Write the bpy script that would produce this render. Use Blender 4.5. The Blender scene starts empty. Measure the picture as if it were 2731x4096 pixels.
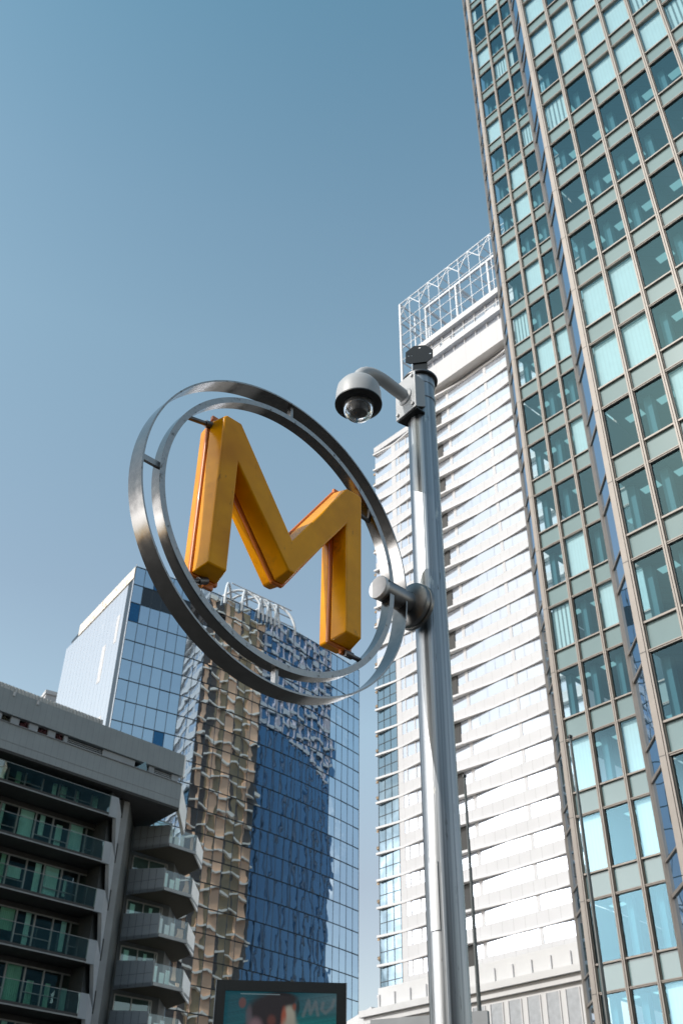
import bpy, bmesh, math, random
from mathutils import Vector, Matrix
random.seed(11)
SC = bpy.context.scene
COL = SC.collection
rad = math.radians
EYE = 1.6                      # camera height above the pavement


# ------------------------------------------------------------------ helpers
def heading(a):
    """unit vector on the ground, a in degrees clockwise from +Y"""
    return Vector((math.sin(rad(a)), math.cos(rad(a)), 0))


def polar(a, d, z=0.0):
    v = heading(a) * d
    v.z = z
    return v


def frame(origin, right_az):
    """facade frame: x to the right seen from outside, y inward, z up"""
    th = rad(90 - right_az)
    return Matrix.Translation(origin) @ Matrix.Rotation(th, 4, 'Z')


class MB:
    def __init__(s, T=None):
        s.v, s.f, s.m = [], [], []
        s.T = T

    def add(s, pts, faces, m=0):
        o = len(s.v)
        for p in pts:
            p = Vector(p)
            s.v.append(s.T @ p if s.T else p)
        for f in faces:
            s.f.append([i + o for i in f])
            s.m.append(m)
        return s

    def quad(s, a, b, c, d, m=0):
        return s.add([a, b, c, d], [(0, 1, 2, 3)], m)

    def box(s, x0, x1, y0, y1, z0, z1, m=0):
        P = [(x, y, z) for z in (z0, z1) for y in (y0, y1) for x in (x0, x1)]
        return s.add(P, [(0, 2, 3, 1), (4, 5, 7, 6), (0, 1, 5, 4), (2, 6, 7, 3), (0, 4, 6, 2), (1, 3, 7, 5)], m)

    def prism(s, poly, z0, z1, m=0):
        n = len(poly)
        P = [(x, y, z0) for x, y in poly] + [(x, y, z1) for x, y in poly]
        F = [tuple(reversed(range(n))), tuple(range(n, 2 * n))]
        F += [(i, (i + 1) % n, (i + 1) % n + n, i + n) for i in range(n)]
        return s.add(P, F, m)

    def bar(s, a, b, w, m=0, h=None):
        """square bar from a to b"""
        a, b = Vector(a), Vector(b)
        d = (b - a).normalized()
        up = Vector((0, 0, 1)) if abs(d.z) < .95 else Vector((0, 1, 0))
        sx = d.cross(up).normalized() * (w / 2)
        sy = sx.cross(d).normalized() * ((h or w) / 2)
        P = [a - sx - sy, a + sx - sy, a + sx + sy, a - sx + sy, b - sx - sy, b + sx - sy, b + sx + sy, b - sx + sy]
        return s.add(P, [(3, 2, 1, 0), (4, 5, 6, 7), (0, 1, 5, 4), (1, 2, 6, 5), (2, 3, 7, 6), (3, 0, 4, 7)], m)

    def tube(s, pts, r, seg=16, m=0, cap=True):
        pts = [Vector(p) for p in pts]
        rs = r if isinstance(r, (list, tuple)) else [r] * len(pts)
        o = len(s.v)
        n = len(pts)
        prev = None
        P, F = [], []
        for i, p in enumerate(pts):
            t = (pts[min(i + 1, n - 1)] - pts[max(i - 1, 0)]).normalized()
            if prev is None:
                prev = t.orthogonal().normalized()
            a = (prev - t * prev.dot(t)).normalized()
            prev = a
            b = t.cross(a)
            for k in range(seg):
                q = 2 * math.pi * k / seg
                P.append(p + (a * math.cos(q) + b * math.sin(q)) * rs[i])
        for i in range(n - 1):
            for k in range(seg):
                k2 = (k + 1) % seg
                F.append((i * seg + k, i * seg + k2, (i + 1) * seg + k2, (i + 1) * seg + k))
        if cap:
            F.append(tuple(reversed(range(seg))))
            F.append(tuple((n - 1) * seg + k for k in range(seg)))
        return s.add(P, F, m)

    def lathe(s, prof, M=None, seg=64, m=0, closed=False):
        """prof: list of (r, h) turned round local z, placed by matrix M"""
        M = M or Matrix()
        n = len(prof)
        P, F = [], []
        for k in range(seg):
            q = 2 * math.pi * k / seg
            for r, h in prof:
                P.append(M @ Vector((r * math.cos(q), r * math.sin(q), h)))
        for k in range(seg):
            k2 = (k + 1) % seg
            for i in range(n if closed else n - 1):
                j = (i + 1) % n
                F.append((k * n + i, k2 * n + i, k2 * n + j, k * n + j))
        return s.add(P, F, m)

    def build(s, name, mats, parent=None, smooth=None, loc=None):
        me = bpy.data.meshes.new(name)
        me.from_pydata([tuple(p) for p in s.v], [], s.f)
        if not isinstance(mats, (list, tuple)):
            mats = [mats]
        for m in mats:
            me.materials.append(m)
        for p, mi in zip(me.polygons, s.m):
            p.material_index = mi
        me.validate()
        me.update()
        bm = bmesh.new()
        bm.from_mesh(me)
        bmesh.ops.remove_doubles(bm, verts=bm.verts, dist=1e-6)
        if smooth is not None:
            for f in bm.faces:
                f.smooth = True
            for e in bm.edges:
                if len(e.link_faces) == 2 and e.calc_face_angle(0) > rad(smooth):
                    e.smooth = False
        bm.to_mesh(me)
        bm.free()
        o = bpy.data.objects.new(name, me)
        COL.objects.link(o)
        if parent:
            o.parent = parent
        if loc:
            o.location = loc
        return o


def thing(name, label, cat, loc=(0, 0, 0), az=None, group=None):
    o = bpy.data.objects.new(name, None)
    COL.objects.link(o)
    o.empty_display_size = .3
    o.location = loc
    if az is not None:
        o.rotation_euler = (0, 0, rad(90 - az))
    return tag(o, label, cat, group)


def tag(o, label, cat, group=None):
    o['label'] = label
    o['category'] = cat
    if group:
        o['group'] = group
    return o


# ------------------------------------------------------------------ materials
def nodes_of(name):
    m = bpy.data.materials.new(name)
    m.use_nodes = True
    nt = m.node_tree
    return m, nt, nt.nodes['Principled BSDF'], nt.nodes['Material Output']


def mat(name, col, rough=.6, metal=0., var=.12, scale=3., stretch=(1, 1, 1), bump=0., spec=.5, rvar=0., detail=5., coat=0., bdist=.02):
    m, nt, b, out = nodes_of(name)
    N, L = nt.nodes, nt.links
    tc = N.new('ShaderNodeTexCoord')
    mp = N.new('ShaderNodeMapping')
    mp.inputs['Scale'].default_value = stretch
    nz = N.new('ShaderNodeTexNoise')
    nz.inputs['Scale'].default_value = scale
    nz.inputs['Detail'].default_value = detail
    nz.inputs['Roughness'].default_value = .6
    L.new(tc.outputs['Object'], mp.inputs[0])
    L.new(mp.outputs[0], nz.inputs['Vector'])
    mr = N.new('ShaderNodeMapRange')
    mr.inputs['From Min'].default_value = .3
    mr.inputs['From Max'].default_value = .7
    mr.inputs['To Min'].default_value = 1 - var
    mr.inputs['To Max'].default_value = 1 + var
    L.new(nz.outputs['Fac'], mr.inputs['Value'])
    mx = N.new('ShaderNodeVectorMath')
    mx.operation = 'SCALE'
    mx.inputs[0].default_value = col
    L.new(mr.outputs[0], mx.inputs['Scale'])
    L.new(mx.outputs[0], b.inputs['Base Color'])
    b.inputs['Roughness'].default_value = rough
    b.inputs['Metallic'].default_value = metal
    b.inputs['Specular IOR Level'].default_value = spec
    b.inputs['Coat Weight'].default_value = coat
    if rvar:
        r2 = N.new('ShaderNodeMapRange')
        r2.inputs['From Min'].default_value = .3
        r2.inputs['From Max'].default_value = .7
        r2.inputs['To Min'].default_value = max(.03, rough - rvar)
        r2.inputs['To Max'].default_value = rough + rvar
        L.new(nz.outputs['Fac'], r2.inputs['Value'])
        L.new(r2.outputs[0], b.inputs['Roughness'])
    if bump:
        bp = N.new('ShaderNodeBump')
        bp.inputs['Strength'].default_value = bump
        bp.inputs['Distance'].default_value = bdist
        L.new(nz.outputs['Fac'], bp.inputs['Height'])
        L.new(bp.outputs[0], b.inputs['Normal'])
    return m


def spotted(m, col, scale, lo, hi, rough=None, stretch=(1, 1, 1), detail=6, seed=0):
    """add dirt / stain patches of a second colour to a mat() material"""
    nt = m.node_tree
    N, L = nt.nodes, nt.links
    b = N['Principled BSDF']
    src = b.inputs['Base Color'].links[0].from_socket
    tc = N.new('ShaderNodeTexCoord')
    mp = N.new('ShaderNodeMapping')
    mp.inputs['Scale'].default_value = stretch
    mp.inputs['Location'].default_value = (seed, seed * .7, seed * .3)
    nz = N.new('ShaderNodeTexNoise')
    nz.inputs['Scale'].default_value = scale
    nz.inputs['Detail'].default_value = detail
    nz.inputs['Roughness'].default_value = .65
    L.new(tc.outputs['Object'], mp.inputs[0])
    L.new(mp.outputs[0], nz.inputs['Vector'])
    mr = N.new('ShaderNodeMapRange')
    mr.inputs['From Min'].default_value = lo
    mr.inputs['From Max'].default_value = hi
    L.new(nz.outputs['Fac'], mr.inputs['Value'])
    mix = N.new('ShaderNodeMix')
    mix.data_type = 'RGBA'
    L.new(mr.outputs[0], mix.inputs['Factor'])
    L.new(src, mix.inputs['A'])
    mix.inputs['B'].default_value = (*col, 1)
    L.new(mix.outputs['Result'], b.inputs['Base Color'])
    return m


def striped(m, axis, period, dark, width=.5):
    """darken narrow stripes (joints, slats) at a fixed real pitch"""
    nt = m.node_tree
    N, L = nt.nodes, nt.links
    b = N['Principled BSDF']
    src = b.inputs['Base Color'].links[0].from_socket
    tc = N.new('ShaderNodeTexCoord')
    sp = N.new('ShaderNodeSeparateXYZ')
    L.new(tc.outputs['Object'], sp.inputs[0])
    dv = N.new('ShaderNodeMath')
    dv.operation = 'DIVIDE'
    dv.inputs[1].default_value = period
    L.new(sp.outputs[axis], dv.inputs[0])
    fr = N.new('ShaderNodeMath')
    fr.operation = 'FRACT'
    L.new(dv.outputs[0], fr.inputs[0])
    lt = N.new('ShaderNodeMath')
    lt.operation = 'LESS_THAN'
    lt.inputs[1].default_value = width
    L.new(fr.outputs[0], lt.inputs[0])
    ml = N.new('ShaderNodeMath')
    ml.operation = 'MULTIPLY'
    ml.inputs[1].default_value = 1 - dark
    L.new(lt.outputs[0], ml.inputs[0])
    sb = N.new('ShaderNodeMath')
    sb.operation = 'SUBTRACT'
    sb.inputs[0].default_value = 1
    L.new(ml.outputs[0], sb.inputs[1])
    mx = N.new('ShaderNodeVectorMath')
    mx.operation = 'SCALE'
    L.new(src, mx.inputs[0])
    L.new(sb.outputs[0], mx.inputs['Scale'])
    L.new(mx.outputs[0], b.inputs['Base Color'])
    return m


def mirror_glass(name, body, refl, f0=.5, wave=.03, wscale=.45, wstretch=(1, 1, 1), rough=.0):
    """coated facade glass: dark body seen under a wavy reflection"""
    m, nt, b, out = nodes_of(name)
    N, L = nt.nodes, nt.links
    nt.nodes.remove(b)
    tc = N.new('ShaderNodeTexCoord')
    mp = N.new('ShaderNodeMapping')
    mp.inputs['Scale'].default_value = wstretch
    nz = N.new('ShaderNodeTexNoise')
    nz.inputs['Scale'].default_value = wscale
    nz.inputs['Detail'].default_value = 1.5
    L.new(tc.outputs['Object'], mp.inputs[0])
    L.new(mp.outputs[0], nz.inputs['Vector'])
    bp = N.new('ShaderNodeBump')
    bp.inputs['Strength'].default_value = 1
    bp.inputs['Distance'].default_value = wave
    L.new(nz.outputs['Fac'], bp.inputs['Height'])
    df = N.new('ShaderNodeBsdfDiffuse')
    df.inputs['Color'].default_value = (*body, 1)
    gl = N.new('ShaderNodeBsdfGlossy')
    gl.inputs['Color'].default_value = (*refl, 1)
    gl.inputs['Roughness'].default_value = rough
    L.new(bp.outputs[0], gl.inputs['Normal'])
    fr = N.new('ShaderNodeLayerWeight')
    fr.inputs['Blend'].default_value = .25
    mr = N.new('ShaderNodeMapRange')
    mr.inputs['To Min'].default_value = f0
    mr.inputs['To Max'].default_value = 1
    L.new(fr.outputs['Facing'], mr.inputs['Value'])
    mx = N.new('ShaderNodeMixShader')
    L.new(mr.outputs[0], mx.inputs[0])
    L.new(df.outputs[0], mx.inputs[1])
    L.new(gl.outputs[0], mx.inputs[2])
    L.new(mx.outputs[0], out.inputs[0])
    return m


def clear_glass(name, tint, f0=.1, f1=.9, wave=.004, wscale=.8, refl=(1, 1, 1), blend=.2):
    """tinted see-through pane with a fresnel reflection"""
    m, nt, b, out = nodes_of(name)
    N, L = nt.nodes, nt.links
    nt.nodes.remove(b)
    tc = N.new('ShaderNodeTexCoord')
    nz = N.new('ShaderNodeTexNoise')
    nz.inputs['Scale'].default_value = wscale
    nz.inputs['Detail'].default_value = 1
    L.new(tc.outputs['Object'], nz.inputs['Vector'])
    bp = N.new('ShaderNodeBump')
    bp.inputs['Strength'].default_value = 1
    bp.inputs['Distance'].default_value = wave
    L.new(nz.outputs['Fac'], bp.inputs['Height'])
    tr = N.new('ShaderNodeBsdfTransparent')
    tr.inputs['Color'].default_value = (*tint, 1)
    gl = N.new('ShaderNodeBsdfGlossy')
    gl.inputs['Color'].default_value = (*refl, 1)
    gl.inputs['Roughness'].default_value = .0
    L.new(bp.outputs[0], gl.inputs['Normal'])
    fr = N.new('ShaderNodeLayerWeight')
    fr.inputs['Blend'].default_value = blend
    mr = N.new('ShaderNodeMapRange')
    mr.inputs['To Min'].default_value = f0
    mr.inputs['To Max'].default_value = f1
    L.new(fr.outputs['Facing'], mr.inputs['Value'])
    mx = N.new('ShaderNodeMixShader')
    L.new(mr.outputs[0], mx.inputs[0])
    L.new(tr.outputs[0], mx.inputs[1])
    L.new(gl.outputs[0], mx.inputs[2])
    L.new(mx.outputs[0], out.inputs[0])
    return m


def emit(name, col, st):
    m, nt, b, out = nodes_of(name)
    b.inputs['Base Color'].default_value = (*[c * .5 for c in col], 1)
    b.inputs['Emission Color'].default_value = (*col, 1)
    b.inputs['Emission Strength'].default_value = st
    return m


# ------------------------------------------------------------------ camera
PITCH, ROLL, FPX = 0.655445584, 0.016017787, 4070.997163899593   # px at 2731 x 4096
IW, IH = 2731, 4096
c_f = Vector((0, math.cos(PITCH), math.sin(PITCH)))
c_r0 = Vector((1, 0, 0))
c_u0 = c_r0.cross(c_f)
c_r = c_r0 * math.cos(ROLL) + c_u0 * math.sin(ROLL)
c_u = c_u0 * math.cos(ROLL) - c_r0 * math.sin(ROLL)
cam = bpy.data.cameras.new('camera')
camo = bpy.data.objects.new('camera', cam)
COL.objects.link(camo)
M = Matrix((c_r, c_u, -c_f)).transposed().to_4x4()
M.translation = (0, 0, EYE)
camo.matrix_world = M
cam.sensor_fit = 'VERTICAL'
cam.sensor_height = 36
cam.lens = 36 * FPX / IH
cam.clip_start = .1
cam.clip_end = 6000
cam.dof.use_dof = True
cam.dof.focus_distance = 3.7
cam.dof.aperture_fstop = 8.5
SC.camera = camo


def project(p):
    q = Vector(p) - Vector((0, 0, EYE))
    z = q.dot(c_f)
    return IW / 2 + FPX * q.dot(c_r) / z, IH / 2 - FPX * q.dot(c_u) / z, z


# ------------------------------------------------------------------ light and sky
SUN_AZ, SUN_EL = -120, 38
sun = bpy.data.lights.new('sun', 'SUN')
sun.energy = 2.1
sun.angle = rad(.53)
sun.color = (1, .965, .92)
suno = bpy.data.objects.new('sun', sun)
COL.objects.link(suno)
sd = heading(SUN_AZ) * math.cos(rad(SUN_EL)) + Vector((0, 0, math.sin(rad(SUN_EL))))
suno.rotation_euler = (-sd).to_track_quat('-Z', 'Y').to_euler()
suno.location = (-40, -20, 60)

W = bpy.data.worlds.new('World')
SC.world = W
W.use_nodes = True
nt = W.node_tree
N, L = nt.nodes, nt.links
bg = N['Background']
sky = N.new('ShaderNodeTexSky')
sky.sky_type = 'NISHITA'
sky.sun_disc = False
sky.sun_elevation = rad(SUN_EL)
sky.sun_rotation = rad(SUN_AZ)
sky.altitude = 50
sky.air_density = 1.0
sky.dust_density = .8
sky.ozone_density = 1.0
tint = N.new('ShaderNodeMix')
tint.data_type = 'RGBA'
tint.blend_type = 'MULTIPLY'
tint.inputs['Factor'].default_value = 1
stc = N.new('ShaderNodeTexCoord')
ssp = N.new('ShaderNodeSeparateXYZ')
L.new(stc.outputs['Generated'], ssp.inputs[0])
rmp = N.new('ShaderNodeValToRGB')
rmp.color_ramp.elements[0].position = .30
rmp.color_ramp.elements[0].color = (1.09, .86, .665, 1)
rmp.color_ramp.elements[1].position = .92
rmp.color_ramp.elements[1].color = (.70, .985, .81, 1)
for p_, c_ in ((.53, (1.25, 1.12, .86, 1)), (.43, (1.36, 1.20, .90, 1)), (.72, (1.21, 1.23, .935, 1)), (.80, (1.05, 1.15, .90, 1))):
    rmp.color_ramp.elements.new(p_).color = c_
L.new(ssp.outputs['Z'], rmp.inputs['Fac'])
L.new(rmp.outputs[0], tint.inputs['B'])
L.new(sky.outputs[0], tint.inputs['A'])
L.new(tint.outputs['Result'], bg.inputs['Color'])
bg.inputs['Strength'].default_value = .15
# cloud banks low in the sky behind the photographer and far off to the right
tc = N.new('ShaderNodeTexCoord')
mp = N.new('ShaderNodeMapping')
mp.inputs['Scale'].default_value = (1, 1, 2.2)
L.new(tc.outputs['Generated'], mp.inputs[0])
nz = N.new('ShaderNodeTexNoise')
nz.inputs['Scale'].default_value = 3.2
nz.inputs['Detail'].default_value = 9
nz.inputs['Roughness'].default_value = .58
L.new(mp.outputs[0], nz.inputs['Vector'])


def bank(az, lo, hi, gain):
    dv = N.new('ShaderNodeVectorMath')
    dv.operation = 'DOT_PRODUCT'
    h = heading(az) * math.cos(rad(12)) + Vector((0, 0, math.sin(rad(12))))
    dv.inputs[1].default_value = h
    L.new(tc.outputs['Generated'], dv.inputs[0])
    mr = N.new('ShaderNodeMapRange')
    mr.inputs['From Min'].default_value = lo
    mr.inputs['From Max'].default_value = hi
    mr.inputs['To Max'].default_value = gain
    L.new(dv.outputs['Value'], mr.inputs['Value'])
    return mr.outputs[0]


ad = N.new('ShaderNodeMath')
ad.operation = 'MAXIMUM'
L.new(bank(-104, .90, .985, .42), ad.inputs[0])
L.new(bank(86, .93, .995, .22), ad.inputs[1])
sm = N.new('ShaderNodeMath')
sm.operation = 'ADD'
L.new(nz.outputs['Fac'], sm.inputs[0])
L.new(ad.outputs[0], sm.inputs[1])
cr = N.new('ShaderNodeMapRange')
cr.inputs['From Min'].default_value = .70
cr.inputs['From Max'].default_value = .84
L.new(sm.outputs[0], cr.inputs['Value'])
bg2 = N.new('ShaderNodeBackground')
bg2.inputs['Color'].default_value = (1, .985, .97, 1)
# bank core boosted so its reflection whitens the lower tower glass
cdv = N.new('ShaderNodeVectorMath')
cdv.operation = 'DOT_PRODUCT'
cdv.inputs[1].default_value = heading(-98) * math.cos(rad(11)) + Vector((0, 0, math.sin(rad(11))))
L.new(tc.outputs['Generated'], cdv.inputs[0])
cmr = N.new('ShaderNodeMapRange')
cmr.interpolation_type = 'SMOOTHSTEP'
cmr.inputs['From Min'].default_value = .962
cmr.inputs['From Max'].default_value = .995
cmr.inputs['To Min'].default_value = 1.0
cmr.inputs['To Max'].default_value = 6.0
L.new(cdv.outputs['Value'], cmr.inputs['Value'])
L.new(cmr.outputs[0], bg2.inputs['Strength'])
mxs = N.new('ShaderNodeMixShader')
L.new(cr.outputs[0], mxs.inputs[0])
L.new(bg.outputs[0], mxs.inputs[1])
L.new(bg2.outputs[0], mxs.inputs[2])
L.new(mxs.outputs[0], N['World Output'].inputs[0])

SC.view_settings.view_transform = 'Standard'
SC.view_settings.look = 'None'
SC.view_settings.exposure = .66
SC.view_settings.gamma = 1
SC.cycles.use_denoising = True
SC.cycles.max_bounces = 10
SC.cycles.transparent_max_bounces = 12
SC.cycles.glossy_bounces = 6
SC.cycles.blur_glossy = 1.0
SC.cycles.sample_clamp_indirect = 6

# ------------------------------------------------------------------ ground
g = MB()
n = 96
g.add([(0, 0, 0)] + [(2500 * math.cos(2 * math.pi * i / n), 2500 * math.sin(2 * math.pi * i / n), 0) for i in range(n)],
      [(0, 1 + i, 1 + (i + 1) % n) for i in range(n)])
go = g.build('ground', spotted(mat('asphalt', (.045, .044, .043), .85, scale=.4), (.035, .034, .033), .9, .5, .62))
go['kind'] = 'structure'

# ================================================================== SIGN
S_AZ = 46.9414
SR = .61386
SIGN = Vector((-.18947, 2.8938, 2.1355 + EYE))
POLE = Vector((.3636, 3.4585, 0))
PR = .0655
P_TOP = 3.44 + EYE

steel = mat('brushed_steel', (.185, .18, .175), .17, 1.0, .12, 30, (1, 1, 1), .0, rvar=.05)
spotted(steel, (.2, .19, .18), 45, .60, .70, detail=4)
steel_face = mat('steel_edge', (.40, .40, .40), .48, .75, .14, 60, rvar=.08)
spotted(steel_face, (.14, .13, .12), 38, .58, .66, detail=5)
galv = mat('galvanised_pole', (.32, .335, .35), .36, .92, .5, 22, (3, 3, .015), .5, rvar=.12, bdist=.004)  # streaks mix zinc striation with imitated reflections
spotted(galv, (.16, .16, .16), 20, .62, .72, stretch=(2.5, 2.5, .5))
spotted(galv, (.52, .50, .46), 9, .64, .70, stretch=(2, 2, .8), seed=5, detail=7)
spotted(galv, (.10, .10, .09), 60, .66, .72, stretch=(2, 2, .12), seed=11)
darksteel = mat('dark_steel', (.13, .13, .135), .42, .8, .2, 20)
blackpaint = mat('black_paint', (.012, .013, .014), .45, 0, .2, 10)
rubber = mat('black_rubber', (.02, .02, .02), .7)

# ---- pole
pole = thing('sign_pole', 'tall galvanised steel pole carrying the round metro sign and the dome camera', 'pole', POLE)
mb = MB()
mb.lathe([(PR + .0015, 0), (PR, 2.0), (PR - .001, P_TOP - .02), (PR - .003, P_TOP)], seg=72)
mb.build('shaft', galv, pole, 40)
mb = MB()
mb.lathe([(0.001, P_TOP + .0), (PR + .002, P_TOP - .001), (PR + .0025, P_TOP - .04), (PR + .001, P_TOP - .05)], seg=64)
mb.build('end_collar', galv, pole, 40)
mb = MB()
zf = P_TOP + .002
mb.lathe([(0.001, zf), (PR + .017, zf), (PR + .018, zf + .006), (PR + .015, zf + .012), (0.001, zf + .014)], seg=72)
mb.build('top_flange', darksteel, pole, 40)
# black post with an octagonal plate facing the camera
plate_az = -172
Mp = Matrix.Translation((.004, 0, 0)) @ Matrix.Rotation(rad(-(plate_az + 180)), 4, 'Z')
mb = MB(Mp)
mb.box(-.034, .034, -.03, .03, zf + .01, zf + .20)
mb.build('plate_post', blackpaint, pole)


def plate_with_holes(poly, holes, y0, y1, T, name, m, parent):
    bm = bmesh.new()
    loops = [poly] + [[(cx + r * math.cos(-2 * math.pi * k / 10), cz + r * math.sin(-2 * math.pi * k / 10)) for k in range(10)] for cx, cz, r in holes]
    es = []
    for lp in loops:
        vs = [bm.verts.new(T @ Vector((x, y0, z))) for x, z in lp]
        es += [bm.edges.new((vs[i], vs[(i + 1) % len(vs)])) for i in range(len(vs))]
    r = bmesh.ops.triangle_fill(bm, edges=es, use_beauty=True)
    fs = [f for f in r['geom'] if isinstance(f, bmesh.types.BMFace)]
    # drop triangles that fill a hole
    Ti = T.inverted()
    kill = []
    for f in fs:
        c = Ti @ f.calc_center_median()
        for cx, cz, rr in holes:
            if (c.x - cx) ** 2 + (c.z - cz) ** 2 < (rr * .9) ** 2:
                kill.append(f)
    bmesh.ops.delete(bm, geom=kill, context='FACES_ONLY')
    fs = [f for f in fs if f.is_valid]
    ex = bmesh.ops.extrude_face_region(bm, geom=fs)
    dv = (T.to_3x3() @ Vector((0, y1 - y0, 0)))
    bmesh.ops.translate(bm, vec=dv, verts=[v for v in ex['geom'] if isinstance(v, bmesh.types.BMVert)])
    bmesh.ops.recalc_face_normals(bm, faces=bm.faces)
    me = bpy.data.meshes.new(name)
    bm.to_mesh(me)
    bm.free()
    me.materials.append(m)
    o = bpy.data.objects.new(name, me)
    COL.objects.link(o)
    o.parent = parent
    return o


zo = zf + .165
octo = [(-.068, zo - .055), (-.066, zo + .012), (-.026, zo + .052), (.030, zo + .052), (.066, zo + .016), (.064, zo - .035), (.036, zo - .062), (-.045, zo - .066)]
plate_with_holes(octo, [(.002, zo + .038, .006), (-.052, zo - .012, .005), (-.036, zo - .012, .004), (.052, zo - .006, .006)], -.036, -.031, Mp,
                 'octagonal_plate', blackpaint, pole)
for zc, rr in ((P_TOP - .135, .002),):
    mb = MB()
    mb.lathe([(PR + .0005, zc - .009), (PR + rr, zc - .008), (PR + rr, zc + .008), (PR + .0005, zc + .009)], seg=64)
    mb.build('band_clamp', galv, pole, 40)
# small inspection cover low on the shaft
da = math.atan2(-POLE.y, -POLE.x) - .55
mb = MB()
for i in range(6):
    q0, q1 = da - .26 + .52 * i / 6, da - .26 + .52 * (i + 1) / 6
    r = PR + .0035
    z0, z1 = 1.6 + .93, 1.6 + 1.15
    mb.quad((r * math.cos(q0), r * math.sin(q0), z0), (r * math.cos(q1), r * math.sin(q1), z0), (r * math.cos(q1), r * math.sin(q1), z1), (r * math.cos(q0), r * math.sin(q0), z1))
cover = mb.build('access_cover', galv, pole)
md = cover.modifiers.new('thick', 'SOLIDIFY')
md.thickness = .0035
md.offset = -1

# ---- metro sign: x along the ring plane (right), y away from the viewer
sign = thing('metro_sign', 'yellow letter M inside two steel rings hung on the side of the pole', 'metro sign', SIGN, S_AZ)
RX = Matrix.Rotation(rad(-90), 4, 'X')       # lathe z -> +y


def ring(name, r0, r1, y0, y1, mats):
    mb = MB()
    seg = 160
    P, F, mi = [], [], []
    for k in range(seg):
        q = 2 * math.pi * k / seg
        c, s_ = math.cos(q), math.sin(q)
        for r, y in ((r0, y0), (r1, y0), (r1, y1), (r0, y1)):
            P.append((r * c, y, r * s_))
    mb.add(P, [])
    for k in range(seg):
        k2 = (k + 1) % seg
        for i in range(4):
            j = (i + 1) % 4
            mb.f.append([k * 4 + i, k * 4 + j, k2 * 4 + j, k2 * 4 + i])
            mb.m.append(1 if i == 0 else 0)
    o = mb.build(name, mats, sign, 40)
    return o


ring('outer_ring', SR - .0065, SR, 0, .072, [steel, steel_face])
ring('inner_ring', .521, .5433, 0.002, .046, [steel, steel_face])
for ang in (90, 180, 270):
    q = rad(ang)
    er = Vector((math.cos(q), 0, math.sin(q)))
    mb = MB()
    mb.bar(er * .5425 + Vector((0, .024, 0)), er * (SR - .006) + Vector((0, .024, 0)), .012, 0, .022)
    mb.build('spacer', steel_face, sign)

# letter M -------------------------------------------------------------------
yellow = mat('yellow_plastic', (.86, .36, .0), .22, 0, .12, 6, spec=.26)
spotted(yellow, (.20, .09, .015), 7, .60, .78, detail=7)
spotted(yellow, (.16, .065, .01), 26, .63, .74, detail=8, stretch=(1, 1, .35), seed=3)
spotted(yellow, (.64, .235, .0), 2.6, .46, .68, detail=3, seed=9)
orange = mat('orange_plastic', (.62, .16, .004), .34, 0, .1, 8, coat=.2)
MO = [(-.57, -.53), (-.57, .505), (-.545, .535), (-.425, .535), (-.005, -.075), (.405, .53), (.535, .535), (.556, .51), (.556, -.53),
      (.405, -.53), (.405, .215), (.028, -.325), (-.028, -.325), (-.422, .20), (-.422, -.53)]
MO = [(x * SR, z * SR) for x, z in MO]


def offset_poly(P, d):
    out = []
    n = len(P)
    area = sum(P[i][0] * P[(i + 1) % n][1] - P[(i + 1) % n][0] * P[i][1] for i in range(n))
    sg = 1 if area > 0 else -1
    for i in range(n):
        a, b, c = Vector(P[i - 1]), Vector(P[i]), Vector(P[(i + 1) % n])
        e1, e2 = (b - a).normalized(), (c - b).normalized()
        n1, n2 = Vector((e1.y, -e1.x)) * sg, Vector((e2.y, -e2.x)) * sg
        k = (n1 + n2)
        k = k / max(.35, k.dot(n1)) if k.length > 1e-6 else n1
        out.append(tuple(b + k * d))
    return out


def slab(name, P0, y0, P1, y1, m, parent, bevel, seg=4):
    bm = bmesh.new()
    a = [bm.verts.new((x, y0, z)) for x, z in P0]
    b = [bm.verts.new((x, y1, z)) for x, z in P1]
    n = len(a)
    bm.faces.new(a)
    bm.faces.new(list(reversed(b)))
    for i in range(n):
        j = (i + 1) % n
        bm.faces.new((a[j], a[i], b[i], b[j]))
    bmesh.ops.recalc_face_normals(bm, faces=bm.faces)
    for f in bm.faces:
        f.smooth = True
    me = bpy.data.meshes.new(name)
    bm.to_mesh(me)
    bm.free()
    me.materials.append(m)
    o = bpy.data.objects.new(name, me)
    COL.objects.link(o)
    o.parent = parent
    bv = o.modifiers.new('bevel', 'BEVEL')
    bv.width = bevel
    bv.segments = seg
    bv.limit_method = 'ANGLE'
    bv.angle_limit = rad(28)
    wn = o.modifiers.new('wn', 'WEIGHTED_NORMAL')
    wn.weight = 80
    return o


letter = slab('letter', offset_poly(MO, .011), .034, offset_poly(MO, .011), .050, orange, sign, .005, 2)
slab('front_shell', offset_poly(MO, -.009), -.036, offset_poly(MO, .005), .0335, yellow, letter, .018, 6)
slab('back_shell', offset_poly(MO, .004), .0505, offset_poly(MO, -.003), .100, yellow, letter, .016, 5)
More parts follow.
